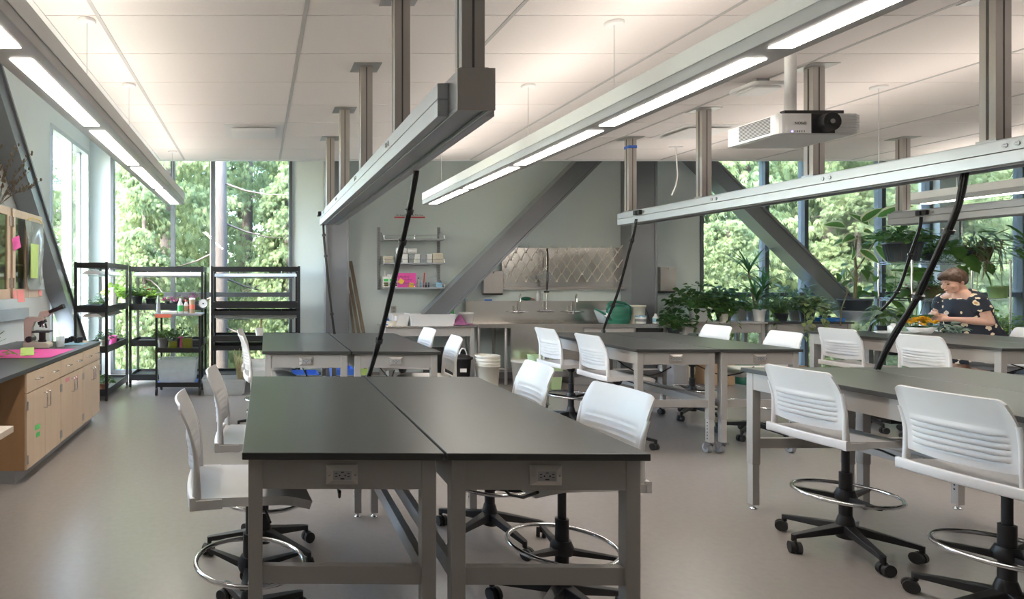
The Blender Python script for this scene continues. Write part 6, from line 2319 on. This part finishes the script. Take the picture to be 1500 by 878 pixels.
# wireless access point, diffusers, hanging cable
t = thing('ceiling_access_point', 'white rounded device on the ceiling left of the projector pole', 'device', (3.88, 4.77, CZ))
m = MB()
poly = []
for cx_, cy_, a0 in ((-.09, -.09, 180), (.09, -.09, 270), (.09, .09, 0), (-.09, .09, 90)):
    for k in range(5):
        a = R(a0 + 22.5 * k)
        poly.append((cx_ + .05 * math.cos(a), cy_ + .05 * math.sin(a)))
m.prism(poly, 2, -.075, -.045)
m.prism([(a * .8, b * .8) for a, b in poly], 2, -.092, -.075)
obj('shell', m, M['wplas'], t, bevel=.008)
obj('bracket', MB().box(-.05, .05, -.05, .05, -.045, -.0005), M['kick'], t)
obj('status_light', MB().box(-.004, .004, -.1, -.094, -.0765, -.0752), M['greent'], t)


def diffuser(label, x, y):
    t = thing('air_diffuser', label, 'air vent', (x, y, CZ))
    s = .295
    m = MB()
    vs = [(-s, -s, -.003), (s, -s, -.003), (s, s, -.003), (-s, s, -.003), (-s + .03, -s + .03, -.003), (s - .03, -s + .03, -.003), (s - .03, s - .03, -.003), (-s + .03, s - .03, -.003)]
    m.add(vs, [(0, 1, 5, 4), (1, 2, 6, 5), (2, 3, 7, 6), (3, 0, 4, 7)])
    m.add([(a, b, -.0005) for a, b, c in vs[:4]] + vs[:4], [(0, 1, 5, 4), (1, 2, 6, 5), (2, 3, 7, 6), (3, 0, 4, 7)])
    obj('frame', m, M['ceilw'], t)
    obj('throat', MB().box(-s + .03, s - .03, -s + .03, s - .03, -.0022, -.0006), M['ceilw'], t)
    obj('dark_slot', MB().box(-.16, .16, s - .075, s - .034, -.004, -.0024), M['groove'], t)
    m = MB()
    q = .20
    m.grid(lambda u, v: ((2 * u - 1) * q * 1.12, (2 * v - 1) * q * 1.12, -.035 + .016 * (max(abs(2 * u - 1), abs(2 * v - 1)) ** 6)), 10, 10, .006)
    obj('plaque', m, M['ceilw'], t)
    return t


diffuser('square white air vent in the ceiling left of the posts', -.045, 6.39)
diffuser('square white air vent in the ceiling above the middle table', 4.55, 6.39)
t = thing('hanging_cable', 'pale thin cable hanging from the ceiling right of the dark column', 'cable', (PX(990, 7.1), 7.1, CZ))
obj('cable', MB().tube([(0, 0, -.004), (.01, 0, -.18), (.02, 0, -.33), (.0, 0, -.45), (-.05, 0, -.56)], .007, 8), M['wplas'], t)
obj('ceiling_clip', MB().box(-.07, .07, -.02, .02, -.006, -.0005), M['wplas'], t)

# ------------------------------------------------------------------ the woman
def remesh(o, vox, smooth=3):
    r = o.modifiers.new('remesh', 'REMESH')
    r.mode = 'VOXEL'
    r.voxel_size = vox
    r.use_smooth_shade = True
    if smooth:
        s = o.modifiers.new('smooth', 'SMOOTH')
        s.factor = .5
        s.iterations = smooth


HY = 7.27
org = Vector((PX(1418, HY), HY, 0))
wm = thing('person', 'woman with short brown hair in a dark flowered dress, bending over plants in her hands', 'person', org)
def W(px, py, dy=0.0):
    return P(px, py, HY) + Vector((0, dy, 0)) - org


hip, chest, neckb = W(1424, 486), W(1413, 449), W(1407, 430)
head = W(1395, 413)
hs = 1.12
face = Vector((-1, 0, -.36)).normalized()           # looks down to the left
ft = Matrix.Rotation(-math.atan2(.36, 1), 3, 'Y')   # head frame: -X forward
def Hd(x, y, z):
    return head + ft @ Vector((x, y, z)) * hs
b = MB()
# head: skull, face, jaw, nose, lips, ears
b.ell(Hd(.015, 0, .025), .092 * hs, .074 * hs, .098 * hs, 20, 14, ft)
b.ell(Hd(-.035, 0, -.025), .058 * hs, .060 * hs, .080 * hs, 20, 14, ft)
b.ell(Hd(-.058, 0, -.088), .030 * hs, .032 * hs, .024 * hs, 14, 10, ft)
b.ell(Hd(-.035, 0, -.075), .048 * hs, .050 * hs, .036 * hs, 14, 10, ft)
b.capsule(Hd(-.088, 0, .010), Hd(-.112, 0, -.030), .009 * hs, .014 * hs)
b.ell(Hd(-.112, 0, -.034), .014, .016, .010, 12, 8, ft)
for s in (-1, 1):
    b.ell(Hd(-.080, s * .034, .020), .016, .018, .008, 10, 8, ft)
    b.ell(Hd(-.062, s * .042, -.030), .026, .022, .026, 12, 8, ft)
    b.ell(Hd(.018, s * .078, -.008), .020, .010, .034, 12, 8, ft)
b.ell(Hd(-.092, 0, -.058), .012, .022, .008, 12, 8, ft)
b.ell(Hd(-.089, 0, -.068), .012, .019, .008, 12, 8, ft)
# neck, torso, legs
b.capsule(Hd(.035, 0, -.05), neckb + Vector((.01, 0, .02)), .058, .064)
b.capsule(neckb, chest, .075, .13)
for s in (-1, 1):
    sh = W(1406, 441, s * .175)
    b.capsule(neckb + Vector((0, s * .03, 0)), sh, .06, .068)
    b.capsule(sh, chest + Vector((.02, s * .07, -.05)), .07, .12)
    b.capsule(chest + Vector((0, s * .07, -.02)), hip + Vector((0, s * .08, 0)), .125, .15)
    b.capsule(hip + Vector((0, s * .09, 0)), Vector((.03, s * .10, .48)), .125, .075)
    b.capsule(Vector((.03, s * .10, .48)), Vector((.06, s * .10, .09)), .070, .042)
    b.capsule(Vector((.05, s * .10, .045)), Vector((-.12, s * .115, .035)), .042, .034)
    # arm
    el = W(1413, 470, s * .235) if s < 0 else W(1405, 468, .22)
    wr = W(1381, 467.5, -.10) if s < 0 else W(1376, 463, .07)
    b.capsule(sh, el, .068, .056)
    b.capsule(el, wr, .054, .030)
    # hand: palm, four fingers curled about the stem, thumb
    pm = wr + (wr - el).normalized() * .055
    d = (wr - el).normalized()
    b.capsule(wr, pm, .027, .030)
    b.ell(pm, .042, .022, .034, 14, 10)
    lat = d.cross(Vector((0, 0, 1))).normalized()
    upv = lat.cross(d)
    for f, (o_, L_) in enumerate(((.030, .066), (.010, .074), (-.010, .070), (-.028, .056))):
        k0 = pm + d * .030 + upv * o_ * .9 - lat * s * 0
        k1 = k0 + d * L_ * .45 + lat * (-.012 * s)
        k2 = k1 + d * L_ * .20 + lat * (.030 * -s)
        k3 = k2 - d * L_ * .22 + lat * (.018 * -s)
        b.capsule(k0, k1, .0105, .0095, 8)
        b.capsule(k1, k2, .0095, .009, 8)
        b.capsule(k2, k3, .009, .008, 8)
    t0 = pm - d * .010 + upv * .026
    t1 = t0 + d * .035 + upv * .028 - lat * s * .008
    b.capsule(t0, t1, .013, .011, 8)
    b.capsule(t1, t1 + d * .030 - lat * s * .012, .011, .009, 8)
body = obj('body', b, M['skin'], wm)
remesh(body, .0075, 4)
# hair: a short cap over crown and nape
h = MB()
h.ell(Hd(.028, 0, .048), .104 * hs, .088 * hs, .092 * hs, 22, 14, ft)
h.ell(Hd(.075, 0, .005), .062 * hs, .076 * hs, .080 * hs, 18, 12, ft)
h.ell(Hd(-.038, 0, .088), .062 * hs, .070 * hs, .040 * hs, 18, 12, ft)
for s in (-1, 1):
    h.ell(Hd(.035, s * .062, .028), .058 * hs, .028 * hs, .062 * hs, 14, 10, ft)
    h.ell(Hd(-.040, s * .055, .060), .040 * hs, .020 * hs, .034 * hs, 14, 10, ft)
g = random.Random(2)
for k in range(46):
    a = g.uniform(0, 6.28)
    e = g.uniform(-.1, 1.3)
    v = Vector((.028 + .100 * math.cos(a) * math.cos(e), .086 * math.sin(a) * math.cos(e), .048 + .090 * math.sin(e)))
    if v.x < -.05 and v.z < .07:
        continue
    q = v + Vector((.02 * g.uniform(-.5, 1), .01 * g.uniform(-1, 1), -.035))
    h.capsule(Hd(*v), Hd(*q), .010, .005, 6)
ho = obj('hair', h, M['hair'], wm)
remesh(ho, .006, 2)
for s in (-1, 1):
    e = obj('eye', MB().ell(Hd(-.0865, s * .034, .004), .010, .014, .007, 12, 8, ft), M['eye'], wm)
    obj('eyebrow', MB().capsule(Hd(-.094, s * .020, .030), Hd(-.080, s * .052, .030), .005, .003, 6), M['hair'], wm)
obj('lips', MB().ell(Hd(-.1015, 0, -.063), .0045, .020, .0075, 12, 8, ft), M['lip'], wm)
# dress
d_ = MB()
secs = [(neckb + Vector((.035, 0, -.01)), .085, .12), (W(1411, 440), .125, .215), (chest + Vector((0, 0, -.02)), .165, .245), (W(1414, 462), .185, .25), (W(1418, 474), .20, .265), (W(1423, 488), .235, .29), (W(1424, 505), .26, .32), (Vector((.04, 0, .55)), .30, .36)]
n = 28
vs = []
for c, rx, ry in secs:
    for i in range(n):
        a = 2 * math.pi * i / n
        wob = 1 + .03 * math.sin(5 * a + c.z * 9) * (1 if c.z < 1.0 else .3)
        vs.append((c.x + rx * math.cos(a) * wob, c.y + ry * math.sin(a) * wob, c.z + (.035 * math.cos(a) if c.z > 1.3 else 0)))
fs = [(j * n + i, j * n + (i + 1) % n, (j + 1) * n + (i + 1) % n, (j + 1) * n + i) for j in range(len(secs) - 1) for i in range(n)]
d_.add(vs, [f[::-1] for f in fs], True)
d_.add(vs[:n], [tuple(range(n))])
d_.add(vs[-n:], [tuple(range(n))[::-1]])
for s in (-1, 1):
    sh = W(1407, 441, s * .175)
    el = W(1413, 470, s * .235) if s < 0 else W(1405, 468, .22)
    d_.capsule(neckb + Vector((.05, s * .06, -.015)), sh, .075, .085)
    e = sh.lerp(el, .50)
    d_.cyl(sh, e, .086, .094, 18)
    d_.ell(sh, .088, .088, .088, 16, 10)
    d_.capsule(sh, chest + Vector((.02, s * .10, -.06)), .09, .14)
# flower print: cream blossoms with five petals on navy cloth
pm_, tt, out = nodes('flowered_cloth')
L = tt.links.new
tc = tt.nodes.new('ShaderNodeTexCoord')
vo = tt.nodes.new('ShaderNodeTexVoronoi')
vo.inputs['Scale'].default_value = 11.5
vo.inputs['Randomness'].default_value = .75
L(tc.outputs['Object'], vo.inputs['Vector'])
nz = tt.nodes.new('ShaderNodeTexNoise')
nz.inputs['Scale'].default_value = 26
L(tc.outputs['Object'], nz.inputs['Vector'])
ma = tt.nodes.new('ShaderNodeMath')
ma.operation = 'MULTIPLY_ADD'
ma.inputs[1].default_value = .55
L(nz.outputs['Fac'], ma.inputs[0])
L(vo.outputs['Distance'], ma.inputs[2])
rp = tt.nodes.new('ShaderNodeValToRGB')
rp.color_ramp.interpolation = 'CONSTANT'
rp.color_ramp.elements[0].color = (.55, .30, .12, 1)
rp.color_ramp.elements[1].position = .40
rp.color_ramp.elements[1].color = (.78, .62, .44, 1)
e_ = rp.color_ramp.elements.new(.60)
e_.color = (.012, .015, .026, 1)
L(ma.outputs[0], rp.inputs[0])
bs = tt.nodes.new('ShaderNodeBsdfPrincipled')
bs.inputs['Roughness'].default_value = .8
L(rp.outputs[0], bs.inputs['Base Color'])
L(bs.outputs[0], out.inputs[0])
do = obj('dress', d_, pm_, wm)
remesh(do, .012, 3)
for s in (-1, 1):
    obj('shoe', MB().ell(Vector((-.05, s * .11, .036)), .125, .05, .036, 16, 8), M['black'], wm)
# what she holds
hand = W(1368, 465)
t = thing('leaf_in_hand', 'long dark green leaf held in the hands of the woman', 'leaf', org + W(1366, 465.5, -.0))
obj('blade', xf(leaf_mb(.30, .075, .05, .2, 6), orient((.06, 0, 0), (-1, -.1, .12), .5)), M['L2'], t)
obj('stem', MB().tube([(.05, 0, 0), (.12, .01, -.01)], .005, 6), M['gstem'], t)
